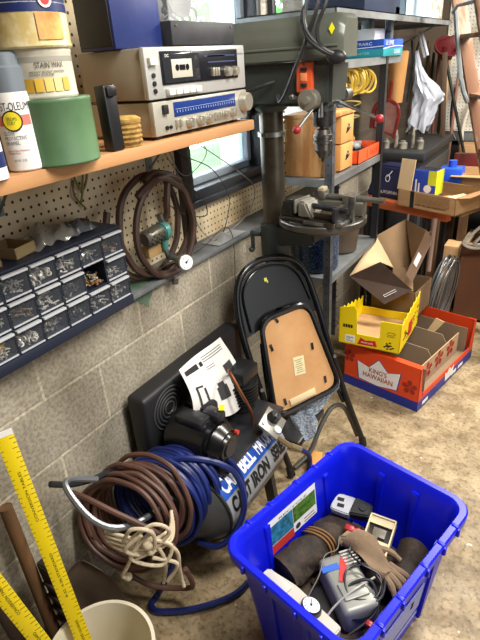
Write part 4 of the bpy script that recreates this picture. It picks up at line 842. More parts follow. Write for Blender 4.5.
b = MB(); b.grid(lambda u, v: WA.lerp(WD, u).lerp(WB_.lerp(WC, u), v), 4, 2, .006); rw = link('right_wall', b, mat('mauve_cardboard', '745a48', .85), t)
up_ = (WA-WD).cross(WB_-WA).normalized(); up_ *= (1 if up_.y < 0 else -1)
b = MB(); b.grid(lambda u, v: WA.lerp(WD, .45+.25*u).lerp(WB_.lerp(WC, .45+.25*u), .3+.5*v)+up_*.0075, 2, 2, .001); link('white_label', b, WHINK, rw)
o_ = V((0, -.012, .004))
b = MB(); sheet(b, [lf+o_, ct+o_, rf+V((0, -.012, .01)), df+o_]); dkf = link('dark_flap', b, CBK, t)
m0 = (df+o_).lerp(rf+V((0, -.012, .01)), .2); m1 = (df+o_).lerp(rf+V((0, -.012, .01)), .62); up = ((lf-df)*.55+(ct-rf)*.45).normalized(); nn = (m1-m0).cross(up).normalized()
b = MB()
for s_ in (-1, 1):
    q = nn*.006*s_+up*.035
    b.tube([m0+q, m1+q, m1+q+up*.012, m0+q+up*.012, m0+q], .0012, smooth=1)
link('label_outline', b, WHINK, dkf)
b = MB(); openbox(b, 0, 0, 0, .25, .26, .17, .004); link('lower_body', b, CBD, t, M4.Translation((.285, 2.60, .262)) @ M4.Rotation(rad(-6), 4, 'Z'))

# ------------------------------------------------------------------ orange bread carton
KT = M4.Translation((.283, 2.215, 0.001)) @ M4.Rotation(rad(-12), 4, 'Z')
t = thing('bread_carton', 'orange and blue display carton with a white crown, on the floor under the yellow tray', 'carton', T=KT)
OR = mat('orange_print', 'e2481c', .45); BL = mat('blue_print', '1f2f8e', .45); W, L, H = .425, .66, .245
b = MB()
b.bb((0, 0, .055), (W, .004, H)); b.bb((0, L-.004, .055), (W, L, H)); b.bb((0, .004, .055), (.004, L-.004, H)); b.prism([(0, .055), (.05, .055), (.035, .09), (.012, H), (0, H)], (W, 0, 0), (0, 1, 0), (0, 0, 1), (-.004, 0, 0)); b.prism([(L, .055), (L-.05, .055), (L-.045, .09), (L-.02, H), (L, H)], (W, 0, 0), (0, 1, 0), (0, 0, 1), (-.004, 0, 0))
b.bb((W-.004, .05, .055), (W, L-.05, .088)); b.bb((.0, .0, H), (W, .035, H+.003)); b.bb((W-.04, L-.012, H-.0), (W, L, H+.003)); link('carton_walls', b, OR, t)
b = MB(); b.bb((-.001, -.001, 0), (W+.001, L+.001, .055)); link('blue_base', b, BL, t)
b = MB(); cr = [(.085, .075), (.075, .165), (.125, .15), (.165, .205), (.205, .155), (.255, .175), (.245, .085), (.165, .068)]
cr = [((a-.165)*1.35+.20, (c-.068)*1.12+.060) for a, c in cr]
b.prism(cr, (0, -.0005, 0), (1, 0, 0), (0, 0, 1), (0, -.0012, 0)); cw = link('crown_emblem', b, WHINK, t)
b = MB(); b.prism([(.20+(a-.20)*1.05, .13+(c-.13)*1.06) for a, c in cr], (0, -.0001, 0), (1, 0, 0), (0, 0, 1), (0, -.0008, 0)); link('crown_outline', b, BL, cw)
txt(cw, "KING'S", (.15, -.0022, .128), (1, 0, 0), (0, 0, 1), .10, .028, REDINK, bold=.01); txt(cw, 'HAWAIIAN', (.115, -.0022, .092), (1, 0, 0), (0, 0, 1), .17, .029, REDINK, bold=.01)
DRED = mat('dark_red_print', '9c2416', .5)
def flower(b, c, s_, u, v, n):
    for k in range(5):
        a = rad(72*k+20); p = [(math.cos(a+da)*r_*s_, math.sin(a+da)*r_*s_) for da, r_ in ((-.12, .1), (-.5, .7), (-.2, 1.), (.2, 1.), (.5, .7), (.12, .1))]
        b.prism(p, c, u, v, n)
for c_, s_ in (((.375, -.0008, .125), .040), ((.028, -.0008, .18), .035)): b = MB(); flower(b, c_, s_, (1, 0, 0), (0, 0, 1), (0, -.0008, 0)); link('flower_print', b, DRED, t)
b = MB(); [b.bb((W+.001, .05+.085*k, .015), (W+.0018, .11+.085*k, .035)) for k in (0, 4, 5)]; b.prism([(.31, .02), (.30, .075), (.33, .06), (.355, .085), (.38, .06), (.41, .075), (.40, .02)], (W+.001, 0, 0), (0, 1, 0), (0, 0, 1), (.001, 0, 0)); link('side_print', b, WHINK, t)
b = MB(); b.bb((.02, .10, .056), (.024, .60, .21)); b.bb((.02, .595, .056), (W-.02, .60, .21)); b.bb((.024, .10, .056), (W-.02, .104, .19)); b.bb((.02, .1, .056), (W-.02, .60, .06)); ins = link('inner_tray', b, mat('inner_taupe', '8a7660', .9), t)
for y, h in ((.27, .20), (.44, .215)):
    b = MB(); b.prism([(.03, .06), (.36, .06), (.36, h-.05), (.33, h), (.03, h)], (0, y, 0), (1, 0, 0), (0, 0, 1), (0, .004, 0)); link('divider', b, mat('divider_taupe', '94826c', .9), t)
b = MB(); b.bb((W-.055, .12, .06), (W-.050, .56, .19)); pp = link('printed_panel', b, mat('printed_tan', 'b59a78', .8), t)
for y, z in ((.19, .13), (.32, .14), (.46, .14)): b = MB(); flower(b, (W-.0498, y, z), .05, (0, 1, 0), (0, 0, 1), (.0008, 0, 0)); link('flower_print', b, DRED, pp)
b = MB(); b.hexa([(.17, .46, .06), (.19, .46, .06), (.19, .47, .06), (.17, .47, .06), (.26, .50, .27), (.31, .50, .26), (.31, .504, .26), (.26, .504, .27)]); link('tan_tab', b, mat('pale_cardboard', 'd9bd92', .8), t)

# ------------------------------------------------------------------ yellow display tray on top of it
GT = frameM((.268, 2.15, .286), V((.99, .03, .0)).normalized(), V((-.03, .99, -.03)).normalized(), V((.99, .03, .0)).normalized().cross(V((-.03, .99, -.03)).normalized()))
t = thing('yellow_tray', 'yellow display tray with red and black print, tilted on the orange carton', 'tray', T=GT)
YC = mat('yellow_print', 'ecd010', .45); W, L, H = .31, .38, .145
b = MB(); b.bb((0, 0, 0), (W, L, .004)); b.prism([(0, 0), (W, 0), (W, .16), (W-.10, .158), (W-.10, .066), (.095, .066), (.088, .195), (.075, .215), (0, .195)], (0, 0, 0), (1, 0, 0), (0, 0, 1), (0, .004, 0))
side = [(0, 0), (L, 0), (L, .19)]
for k in range(12): y = L-.005-(L-.02)*k/12; side += [(y-.008, (.16 if k % 2 == 0 else .142)+.03*y/L), (y-.02, .145+.03*y/L)]
side += [(0, .155)]
b.prism(side, (W, 0, 0), (0, 1, 0), (0, 0, 1), (-.004, 0, 0)); side2 = [(a, max(.03, c+.035-.30*a)) for a, c in side]; side2[0] = (0, 0); side2[1] = (L, 0); b.prism(side2, (0, 0, 0), (0, 1, 0), (0, 0, 1), (.004, 0, 0)); b.bb((0, L-.004, 0), (W, L, .05)); link('tray_walls', b, YC, t)
b = MB(); b.bb((.005, .005, .0042), (W-.005, L-.005, .006)); link('tray_inside', b, CB, t)
b = MB(); [b.bb((.022+.013*k, -.0012, .093), (.032+.013*k, 0, .11)) for k in range(4)]; link('black_print', b, INK, t)
b = MB(); b.bb((.035, -.0012, .012), (.085, 0, .052)); wp = link('white_print', b, WHINK, t)
txt(wp, 'Nestle\nToll\nHouse', (.042, -.0018, .018), (1, 0, 0), (0, 0, 1), .036, .028, INK)
b = MB(); b.prism([(.10, .010), (.20, .014), (.19, .045), (.14, .038), (.115, .05)], (0, 0, 0), (1, 0, 0), (0, 0, 1), (0, -.0012, 0)); link('red_print', b, mat('bright_red_print', 'c8201c', .45), t); b = MB(); b.bb((W, .16, .02), (W+.0012, .24, .10)); link('red_print', b, mat('bright_red_print', 'c8201c', .45), t)
txt(t, 'morsels', (.12, -.0018, .022), (1, 0, 0), (0, 0, 1), .06, .012, WHINK)
b = MB(); rg = random.Random(4)
for k in range(16): a = rg.uniform(0, 6.28); r_ = rg.uniform(0, .024); b.ball((.255+r_*1.4*math.cos(a), -.0005, .032+r_*.8*math.sin(a)), .006, sc=(1, .25, .8), seg=8)
for k in range(14): b.ball((W+.0005, .06+.012*rg.uniform(-2, 2)+.02*k*.4, .06+rg.uniform(-.03, .03)), .007, sc=(.25, 1, .9), seg=8)
for k in range(10): b.ball((W+.0005, .27+.02*rg.uniform(-1, 5), .08+rg.uniform(-.04, .04)), .007, sc=(.25, 1, .9), seg=8)
link('morsel_picture', b, mat('chocolate_print', '3b2113', .4), t)
b = MB(); b.tube(ringpts((W-.045, -.0008, .10), (1, 0, 0), (0, 0, 1), .02, .008, n=12), .0012, smooth=1); b.bb((W-.065, -.0012, .083), (W-.028, 0, .085)); link('emblem_outline', b, mat('brown_emblem', '7a5a1c', .5), t)

# ------------------------------------------------------------------ folding chair
u_ = V((.496, .868, 0)).normalized(); v_ = V((-.253, .145, .956)).normalized(); n_ = u_.cross(v_); CT_ = frameM(V((.32, 1.38, .012)), u_, v_, n_)
t = thing('folding_chair', 'folded black metal chair leaning on the drill press, bare seat board showing', 'folding chair', T=CT_)
FB = mat('chair_black', '17181b', .22, .2)
b = MB()
b.tube([(.07, .0, 0), (.035, .2, 0), (.0, .42, 0), (-.028, .66, 0), (-.022, .80, 0), (.01, .88, 0), (.08, .925, 0), (.16, .93, 0), (.25, .905, 0), (.305, .84, 0), (.335, .72, 0), (.365, .5, 0), (.405, .25, 0), (.455, .02, 0)], .0135, seg=12, smooth=8); link('frame', b, FB, t)
b = MB()
out = [(-.012, .64), (-.012, .80), (.015, .865), (.08, .91), (.16, .915), (.245, .89), (.295, .83), (.325, .72), (.33, .66), (.25, .715), (.15, .725), (.06, .66)]
b.prism([(a, c) for a, c in out], (0, 0, -.008), (1, 0, 0), (0, 1, 0), (0, 0, .006), bev=.002); bk = link('backrest', b, mat('chair_back_black', '1b1c1f', .28, .3), t)
b = MB(); b.tube([(.01, .66, .004), (.005, .80, .004), (.035, .86, .004), (.09, .895, .004), (.16, .90, .004), (.235, .875, .004), (.28, .82, .004), (.31, .72, .004)], .004, smooth=5); link('backrest_bead', b, FB, bk)
b = MB(); b.box((.12, .85, -.001), (.012, .014, .001)); b.box((.126, .842, -.0005), (.006, .012, .001)); link('yellow_mark', b, mat('pale_yellow_sticker', 'd9d25a', .5), bk)
def rrect(pts, r, n=5):
    out = []; m = len(pts)
    for i in range(m):
        p0, p1, p2 = V(pts[i-1]+(0,)), V(pts[i]+(0,)), V(pts[(i+1) % m]+(0,)); a = p1+(p0-p1).normalized()*r; c = p1+(p2-p1).normalized()*r
        for k in range(n+1): f = k/n; q = a*(1-f)**2+p1*2*f*(1-f)+c*f*f; out.append((q.x, q.y))
    return out
seat = rrect([(.035, .285), (.37, .315), (.278, .72), (.05, .70)], .06)
b = MB(); b.tube([(x, y, .022) for x, y in seat], .011, closed=True, smooth=1); b.prism(seat, (0, 0, .008), (1, 0, 0), (0, 1, 0), (0, 0, .010)); st_ = link('seat_rim', b, FB, t)
cx, cy = .18, .49; sb = [(cx+(x-cx)*.92, cy+(y-cy)*.93) for x, y in seat]
b = MB(); b.prism(sb, (0, 0, .0185), (1, 0, 0), (0, 1, 0), (0, 0, .004)); se = link('seat_board', b, mat('seat_hardboard', 'c99c6c', .55, 0, 'b4834f', 5, thr=(.35, .7)), t)
b = MB(); b.box((.187, .468, .0231), (.052, .078, .0008), Euler((0, 0, rad(-4))).to_matrix()); lab = link('paper_label', b, mat('cream_paper_label', 'd8cfa4', .6), se)
b = MB(); [b.box((.187, .44+.009*k, .0237), (.038-.006*(k % 3), .0022, .0006)) for k in range(7)]; link('label_print', b, mat('brown_ink', '7c6a44', .6), lab)
for x, y, a in ((.075, .58, .2), (.265, .53, 0), (.09, .34, .1), (.30, .37, 0), (.12, .685, .5)): b = MB(); b.box((x, y, .024), (.012, .030, .003), Euler((0, 0, a)).to_matrix(), bev=.001); link('seat_clip', b, STD, se)
b = MB(); b.box((.175, .333, .026), (.13, .028, .006), Euler((0, 0, .08)).to_matrix(), bev=.002); link('torn_paper', b, mat('torn_cream', 'd6c39a', .7), se)
SP = mat('speckled_vinyl', '6d7f96', .6, 0, 'b9c4cc', 120, thr=(.48, .56))
b = MB(); b.grid(lambda u, v: V((.10+.28*u, .335-.10*v*(.6+.6*math.sin(PI*u)**2)+.01*math.sin(9*u), .002-.03*v+.012*math.sin(7*u+2*v))), 22, 10, .004); b.grid(lambda u, v: V((.115+.11*u+.03*v, .255-.16*v*(.5+.5*math.sin(PI*u)), -.01-.02*v+.012*math.sin(9*u))), 14, 10, .004); link('seat_cover', b, SP, t)
GB = mat('worn_tube_grey', '5c5a52', .35, .5)
b = MB(); b.tube([(.10, .012, -.03), (.19, .05, -.03), (.27, .15, -.028), (.33, .205, -.026), (.375, .21, -.026), (.405, .185, -.026), (.428, .12, -.026), (.45, .03, -.026)], .0105, smooth=6); link('rear_leg', b, GB, t)
b = MB(); b.tube([(.035, .20, -.02), (.045, .45, -.02), (.05, .60, -.005)], .009); link('side_stay', b, FB, t); b = MB(); b.tube([(.40, .22, -.02), (.34, .45, -.02), (.30, .62, -.005)], .009); link('side_stay', b, FB, t)
b = MB()
for p in ((.062, .03, 0), (.456, .015, 0)): b = MB(); b.cyl((p[0], p[1]-.03, 0), (p[0], p[1]+.012, 0), .0165, bev=.003); link('foot_cap', b, KR, t)
for a, c in ((0.0, .42), (.372, .45)): b = MB(); b.cyl((a, c, .012), (a, c, .018), .008); link('rivet', b, ST, t)

# ------------------------------------------------------------------ air compressor
t = thing('air_compressor', 'black and grey air compressor with a blue label, standing against the block wall', 'air compressor', (.27, 1.2, 0))
TK = mat('tank_grey', '5c5f62', .35, .3, '4c4e50', 8)
b = MB(); Ty = M4.Translation((0, -.31, .29)) @ M4.Rotation(rad(-90), 4, 'X'); R = .135
b.lathe([(0, -.045), (.06, -.038), (.105, -.018), (R, .02), (R, .385), (.105, .42), (.06, .44), (0, .445)], T=Ty, seg=48); tk = link('tank', b, TK, t)
b = MB(); b.lathe([(R+.0005, .016), (R+.003, .018), (R+.003, .024), (R+.0005, .026)], T=Ty, seg=48); link('tank_seam', b, STD, tk)
def onT(a, y, e=0.): a = rad(a); return V(((R+e)*math.cos(a), y, .29+(R+e)*math.sin(a)))
def decal(nm, a0, a1, y0, y1, e, m, par):
    b = MB(); b.grid(lambda u, v: onT(a0+(a1-a0)*u, y0+(y1-y0)*v, e), 10, 4); return link(nm, b, m, par)
lab = decal('blue_label', 32, 66, -.28, .10, .0008, mat('label_blue', '1d4fae', .4), tk)
decal('black_label', -4, 32, -.28, .10, .0008, mat('label_grey', '8b8f93', .4), tk)
def ttext(s, a0, a1, y0, y1, m, par, e=.0016, bold=.02):
    o = txt(None, s, (0, 0, 0), (1, 0, 0), (0, 1, 0), 1, 1, m, bold=bold)
    slice_text(o, .2, 1)
    for v in o.data.vertices: x, y = v.co.x, v.co.y; v.co = onT(a0+(a1-a0)*y, y0+(y1-y0)*x, e)
    o.parent = par
ttext('CAMPBELL', 37, 62, -.265, -.075, WHINK, lab, bold=.03); ttext('HAUSFELD', 37, 62, -.055, .09, WHINK, lab, bold=.03); ttext('CAST IRON', 5, 29, -.265, -.03, INK, tk, bold=.05); ttext('SERIES', 5, 29, -.0, .09, INK, tk, bold=.05)
b = MB(); [b.grid((lambda a: lambda u, v: onT(a+1.2*u, -.275+.37*v, .0016))(a), 2, 4) for a in (64.5,)]; link('label_stripes', b, WHINK, lab)
for x, y in ((-.10, -.20), (.10, -.20), (-.10, .05), (.10, .05)):
    b = MB(); b.hexa([(x-.02, y-.015, .0), (x+.02, y-.015, 0), (x+.02, y+.015, 0), (x-.02, y+.015, 0), (x*.7-.02, y-.015, .22), (x*.7+.02, y-.015, .22), (x*.7+.02, y+.015, .22), (x*.7-.02, y+.015, .22)], bev=.003); link('leg', b, K, t)
b = MB(); b.bb((-.14, -.24, .415), (.09, .17, .425), bev=.003); link('mounting_plate', b, K, t)
BG = mat('guard_black', '1d1d20', .5)
b = MB(); b.bb((-.245, -.295, .36), (-.165, .30, .665), bev=.018, seg=3); g = link('belt_guard', b, BG, t)
for r_ in (.022, .036, .050, .064, .078): b = MB(); b.tube(ringpts((-.163, -.18, .57), (0, 1, 0), (0, 0, 1), r_, r_, n=28)[:-1], .0028, closed=True, smooth=1, seg=6); link('guard_ring', b, mat('guard_grey', '4a4a4c', .4), g)
MO = mat('motor_black', '121215', .25)
MT = M4.Translation((.0, -.03, -.035))
b = MB(); b.cyl((-.14, -.15, .525), (.03, -.15, .525), .088, bev=.012, seg=36); b.cyl((.03, -.15, .525), (.075, -.15, .522), .080, .055, bev=.01, seg=36); b.bb((-.12, -.22, .425), (.02, -.08, .47), bev=.006); m_ = link('motor', b, MO, t, MT)
b = MB(); b.cyl((.072, -.15, .522), (.080, -.15, .522), .032, bev=.003); link('shaft_cover', b, mat('cap_black', '222226', .3), m_); b = MB(); b.box((-.05, -.17, .61), (.11, .06, .035), bev=.01); b.box((-.09, -.08, .585), (.12, .07, .06), bev=.014); b.box((.0, -.12, .61), (.07, .05, .04), bev=.012); link('motor_cap', b, mat('cap_black', '222226', .3), m_)
b = MB(); b.box((.02, -.10, .634), (.018, .03, .001), Euler((0, 0, .5)).to_matrix()); link('yellow_sticker', b, YEL, m_)
b = MB(); b.cyl((.072, -.108, .56), (.084, -.108, .56), .008); link('red_button', b, mat('red_button', 'c03028', .3), m_)
b = MB(); b.cyl((-.06, .10, .425), (-.06, .10, .56), .055, bev=.006); [b.cyl((-.06, .10, .47+.014*k), (-.06, .10, .475+.014*k), .07) for k in range(6)]; b.box((-.06, .10, .585), (.11, .11, .05), bev=.008); link('pump', b, mat('pump_black', '1f2022', .4, .3), t)
b = MB(); b.tube([(-.06, .05, .60), (-.03, -.0, .65), (.02, -.02, .60), (.05, .0, .50), (.04, .02, .43)], .006); link('copper_pipe', b, mat('copper', '8e5a3c', .35, .8), t)
# gauge panel
GPT = M4.Translation((.115, .03, .455)) @ M4.Rotation(rad(10), 4, 'Z') @ M4.Rotation(rad(38), 4, 'Y')
b = MB(); b.box((0, 0, 0), (.085, .11, .012), bev=.003); b.bb((-.02, -.02, -.06), (.02, .02, -.004)); gp = link('control_panel', b, mat('panel_silver', '9c9b94', .35, .6), t, GPT)
b = MB(); b.cyl((-.008, .015, .006), (-.008, .015, .034), .024, .020, bev=.002); b.box((-.008, .015, .036), (.008, .036, .006), bev=.001); link('regulator_knob', b, K, gp)
b = MB(); b.cyl((.026, -.018, .006), (.026, -.018, .014), .014, bev=.001); b.cyl((-.03, -.035, .006), (-.03, -.035, .012), .007); link('panel_gauge', b, WHINK, gp)
b = MB(); b.cyl((.13, .03, .40), (.165, .07, .34), .010, seg=6); b.cyl((.165, .07, .34), (.19, .10, .31), .013, seg=12); link('outlet_fitting', b, mat('brass_fitting', 'b3a27a', .3, .7), t)
# handle toward the camera
b = MB(); b.tube([(-.155, -.53, .55), (-.175, -.60, .60), (-.15, -.63, .60), (-.07, -.635, .54), (-.015, -.60, .50), (.0, -.50, .455), (-.0, -.35, .43), (.0, -.2, .43)], .0095, smooth=6); hn = link('handle', b, mat('dull_chrome', '8f9296', .42, .85), t)
b = MB(); b.tube([(-.18, -.655, .63), (-.17, -.60, .585), (-.17, -.53, .545), (-.16, -.44, .52)], .009, smooth=6); link('handle_grip', b, K, hn)
# paper manual
b = MB()
TL, TR, BR, BLf = V((.135, 1.075, .712)), V((.135, 1.318, .700)), V((.215, 1.30, .47)), V((.19, 1.05, .595))
TL, TR, BR, BLf = V((.145, 1.05, .715)), V((.14, 1.30, .715)), V((.225, 1.335, .47)), V((.20, 1.03, .56))
pap = lambda u, v: (TL.lerp(TR, u)).lerp(BLf.lerp(BR, u)+V((.03*math.sin(PI*u), 0, -.045*math.sin(PI*u))), v)+V((.018*math.sin(PI*v), 0, .004*math.sin(5*u)))
b.grid(pap, 14, 14, .0012); t = tag(link('paper_manual', b, mat('manual_paper', 'e3e1dc', .6)), 'white printed manual sheet leaning against the black belt guard behind the compressor', 'paper')
def onpap(nm, polys, m, e=.0018):
    b = MB()
    for u0, u1, v0, v1 in polys:
        b.grid(lambda u, v: pap(u0+(u1-u0)*u, v0+(v1-v0)*v)+V((e, 0, e)), 4, 4)
    return link(nm, b, m, t)
onpap('printed_heading', [(.05, .30, .09, .17), (.34, .40, .10, .16)], INK); onpap('printed_text', [(.42, .9, .06+.03*k, .07+.03*k) for k in range(3)]+[(.42, .6, .2+.03*k, .208+.03*k) for k in range(2)], mat('grey_ink', '55565a', .5))
onpap('printed_picture', [(.42, .62, .52, .72), (.46, .58, .46, .52), (.72, .90, .30, .42), (.8, .88, .42, .5)], mat('dark_print', '3a3a3c', .5)); onpap('printed_frame', [(.10, .13, .4, .85), (.22, .25, .45, .9), (.13, .22, .4, .43), (.13, .22, .82, .85)], mat('dark_print', '3a3a3c', .5))
# hoses coiled on the handle
BHS = mat('maroon_brown_hose', '5f4035', .5, 0, '4c342b', 12); BLH = mat('blue_hose', '16276a', .4, 0, '111d50', 12)
rg = random.Random(21); b = MB()
for k in range(12):
    c = V((.182+rg.uniform(-.012, .014), .665+.010*k, .395+rg.uniform(-.014, .014))); R_ = rg.uniform(.122, .152); a = rg.uniform(0, 6)
    b.tube(ringpts(c, (1, .25+rg.uniform(-.12, .12), 0), (0, .30, 1), R_, R_*.98, n=22, a0=a, jit=.025, rng=rg)[:-1], .0082, closed=True, smooth=3)
b.tube([(.05, .63, .50), (.08, .60, .54), (.14, .60, .555), (.23, .62, .525), (.30, .65, .48), (.35, .69, .40), (.35, .7, .3)], .0085); b.tube([(.08, .63, .34), (.12, .66, .20), (.20, .70, .10), (.30, .75, .09), (.36, .74, .16), (.36, .72, .26)], .0085)
single('brown_hose', b, BHS, 'thick coil of reddish-brown hose hung over the compressor handle', 'hose')
b = MB()
for k in range(13):
    c = V((.195+.0015*k+rg.uniform(-.01, .01), .795+.010*k, .37+rg.uniform(-.008, .008))); R_ = .148-.001*k+rg.uniform(-.010, .004); a = rg.uniform(0, 6)
    b.tube(ringpts(c, (1, .16+rg.uniform(-.08, .08), 0), (0, .14, 1), R_, R_, n=22, a0=a, jit=.016, rng=rg)[:-1], .0085, closed=True, smooth=3)
b.tube([(.20, .86, .50), (.27, .90, .51), (.34, .96, .47), (.385, .99, .41), (.42, .97, .32), (.41, .92, .24), (.37, .87, .20), (.30, .86, .19)], .0105)
b.tube([(.22, .95, .50), (.31, 1.0, .47), (.37, 1.02, .40), (.40, 1.0, .30), (.39, .95, .22)], .0095)
b.tube([(.27, .78, .19), (.23, .74, .08), (.20, .73, .014), (.205, .69, .013), (.245, .685, .013), (.345, .755, .013), (.43, .86, .013), (.45, .96, .013)], .0105)
single('blue_hose', b, BLH, 'coil of dark blue air hose behind the brown one, one loop trailing on the floor', 'hose')
b = MB(); b.tube([(.455, 1.295, .315), (.48, 1.33, .27), (.48, 1.34, .20), (.46, 1.33, .12), (.44, 1.3, .06)], .0095); single('blue_hose_end', b, BLH, 'short blue hose end plugged into the brass fitting of the compressor', 'hose').name = 'short_blue_hose'
# rope tie
RP_ = mat('cotton_rope', 'd5c7ad', .85, 0, 'b8a88c', 60); b = MB(); rg = random.Random(31)
O = V((-.012, -.005, .065))
def rp(pts, r=.0055): b.tube([V(p)+O for p in pts], r, smooth=6)
for k in range(4): z = .372+.014*k; rp([(.235, .585, z+.01), (.29, .59+.004*k, z+.004), (.35, .63, z-.008), (.372, .69, z-.012), (.35, .73, z+.01)], .005)
rp([(.33, .62, .42), (.32, .60, .38), (.29, .585, .31), (.27, .58, .27), (.28, .59, .25)]); rp([(.35, .64, .41), (.372, .65, .34), (.36, .66, .26), (.34, .66, .19)]); rp([(.36, .65, .40), (.395, .68, .34), (.385, .69, .25), (.375, .70, .18), (.38, .70, .15)])
rp([(.32, .60, .43), (.37, .64, .47), (.39, .67, .42), (.34, .62, .36), (.31, .58, .40), (.35, .61, .45)]); rp([(.36, .64, .44), (.31, .59, .36), (.37, .64, .31), (.39, .67, .37), (.34, .62, .42)]); rp([(.35, .63, .34), (.40, .67, .30), (.37, .65, .23)]); rp([(.30, .59, .42), (.33, .60, .47), (.37, .63, .45), (.36, .63, .38), (.32, .60, .35)])
b.ball(V((.277, .592, .255))+O, .012); b.ball(V((.35, .625, .40))+O, .017); b.ball(V((.35, .63, .37))+O, .015)
single('white_rope', b, RP_, 'knotted white cotton rope tying the brown hose coil', 'rope')

# ------------------------------------------------------------------ bucket, rulers, spade at lower left
t = thing('white_bucket', 'off-white plastic bucket at the bottom left corner', 'bucket', T=M4.Translation((.345, .40, 0)) @ M4.Scale(.95, 4, (0, 0, 1)))
b = MB(); b.lathe([(0, 0), (.105, 0), (.110, .005), (.128, .29), (.136, .292), (.136, .298), (.130, .30), (.132, .322), (.137, .324), (.137, .332), (.128, .332), (.122, .29), (.103, .008), (0, .006)], seg=56); link('bucket_body', b, mat('off_white_plastic', 'd9d2bd', .4, 0, 'cfc6ae', 5), t)
b = MB(); b.tube([(-.137, .0, .29), (-.15, -.07, .22), (-.1, -.16, .17), (0, -.175, .16), (.1, -.16, .17), (.15, -.07, .22), (.137, 0, .29)], .003, smooth=6); link('wire_handle', b, ST, t)
YR = mat('ruler_yellow', 'e6cb12', .4)
def ruler(p0, p1, face, w_, label, parent_name='yellow_ruler', wt=True):
    p0, p1 = V(p0), V(p1); z = (p1-p0).normalized(); n = V(face); n = (n-z*n.dot(z)).normalized(); x = n.cross(z)*-1; L_ = (p1-p0).length
    t = thing(parent_name, label, 'ruler', T=frameM(p0, x, z.cross(x), z)); s_ = 1 if (z.cross(x)).dot(n) > 0 else -1
    b = MB(); b.bb((-w_/2, -.0015, 0), (w_/2, .0015, L_), bev=.0005); link('blade', b, YR, t)
    b = MB()
    for k in range(int(L_/.0127)): q = .0127*k+.004; l = .012 if k % 2 == 0 else .007; b.bb((w_/2-l, s_*.0015, q), (w_/2, s_*.0020, q+.0012)); b.bb((-w_/2, s_*.0015, q), (-w_/2+l*.6, s_*.0020, q+.0012))
    link('tick_marks', b, mat('faded_ink', '5d5620', .6), t)
    b = MB(); b.bb((-w_/2, -.002, L_-.012), (w_/2, .002, L_+.001)) if wt else b.bb((-.004, -.001, 0), (.004, .001, .004)); link('end_cap', b, WHINK, t)
    X = V((1, 0, 0)) if s_ < 0 else V((-1, 0, 0))
    for q, s in ((L_*.2, 'THE RULES AND GUIDES'), (L_*.45, '8-32  4-36 STANDARD'), (L_*.72, 'CONVERSION TABLES')):
        txt(t, s, (.004 if s_ < 0 else -.004, s_*.0022, q+.0), (0, 0, 1), X*-1, L_*.16, .006, INK, th=0)
    return t
ruler((.30, .40, .03), (.150, .445, .905), (1, -.55, .3), .038, 'long yellow ruler with a white end standing up out of the white bucket')
ruler((.375, .33, .18), (.305, .25, .80), (1, -.5, .6), .034, 'second yellow ruler slanting out of the bucket at the bottom left', wt=False)
# spade
t = thing('round_spade', 'old rusty round spade standing blade up behind the white bucket', 'spade', T=frameM((.13, .50, .0), (.75, .66, 0), (-.30, .35, .88), V((.75, .66, 0)).cross(V((-.30, .35, .88)))))
b = MB(); b.grid(lambda u, v: V(((u-.5)*.25*(math.sin(PI*min(.97, max(.03, v*.55+.42))))**.5*(1 if v < .5 else math.sqrt(max(.02, 1-((v-.5)/.5)**2.2))), .03+.26*v, .02*(2*u-1)**2+.012*v)), 20, 20, .003); link('blade', b, mat('rusty_steel', '6d5c4d', .6, .2, '54463a', 9), t)
single('digging_bar', (lambda b: b.cyl((0, 0, 0), (-.06, .02, .60), .019, .017) or b)(MB()), BROWNTOOL, 'worn brown wooden digging bar at the left edge below the ruler', 'tool handle', (.10, .42, .02))
t = thing('black_spade', 'dark iron digging tool with a ribbed shaft at the lower left', 'tool', (.155, .455, .0))
b = MB(); b.hexa([(-.03, -.012, 0), (.03, -.012, 0), (.03, .012, 0), (-.03, .012, 0), (-.08, -.01, .42), (-.03, -.01, .42), (-.03, .014, .42), (-.08, .014, .42)], bev=.004); [b.bb((-.06, -.018, .1+.05*k), (-.01, .018, .115+.05*k), bev=.003) for k in range(6)]; link('shaft', b, mat('dark_iron', '25221f', .5, .4, '3c322a', 16), t)
b = MB(); b.box((-.03, 0, .05), (.10, .03, .10), Euler((0, .2, 0)).to_matrix(), bev=.006); link('head', b, mat('rusty_steel', '6d5c4d', .6, .2, '54463a', 9), t)
b = MB(); b.cyl((.0, 0, 0), (-.07, -.02, .52), .02, .018); single('dark_shaft', b, mat('dark_wood_shaft', '33261c', .7), 'dark wooden shaft standing nearest the wall behind the rulers', 'tool handle', (.09, .35, .0))

# ------------------------------------------------------------------ blue recycling bin
BB = mat('bin_blue', '0c1ad2', .35, spec=.4)
BT_ = M4.Translation((.774, .975, .0)) @ M4.Rotation(rad(-14), 4, 'Z')
t = thing('blue_bin', 'bright blue plastic recycling bin full of tools in the foreground', 'bin', T=BT_)
def loop(hw, hl, r, z, n=7):
    P = []
    for cx, cy, a0 in ((hw-r, hl-r, 0), (-hw+r, hl-r, 90), (-hw+r, -hl+r, 180), (hw-r, -hl+r, 270)):
        for k in range(n+1): a = rad(a0+90*k/n); P.append(V((cx+r*math.cos(a), cy+r*math.sin(a), z)))
    return P
def loft(b, loops, cap0=True, cap1=False, mi=0):
    tb = bmesh.new(); g = [[tb.verts.new(p) for p in l] for l in loops]; n = len(loops[0])
    for a, c in zip(g, g[1:]):
        for k in range(n): tb.faces.new((a[k], a[(k+1) % n], c[(k+1) % n], c[k]))
    if cap0: tb.faces.new(g[0][::-1])
    if cap1: tb.faces.new(g[-1])
    bmesh.ops.recalc_face_normals(tb, faces=tb.faces); b._add(tb, mi)
HW, HL, BH = .214, .290, .424
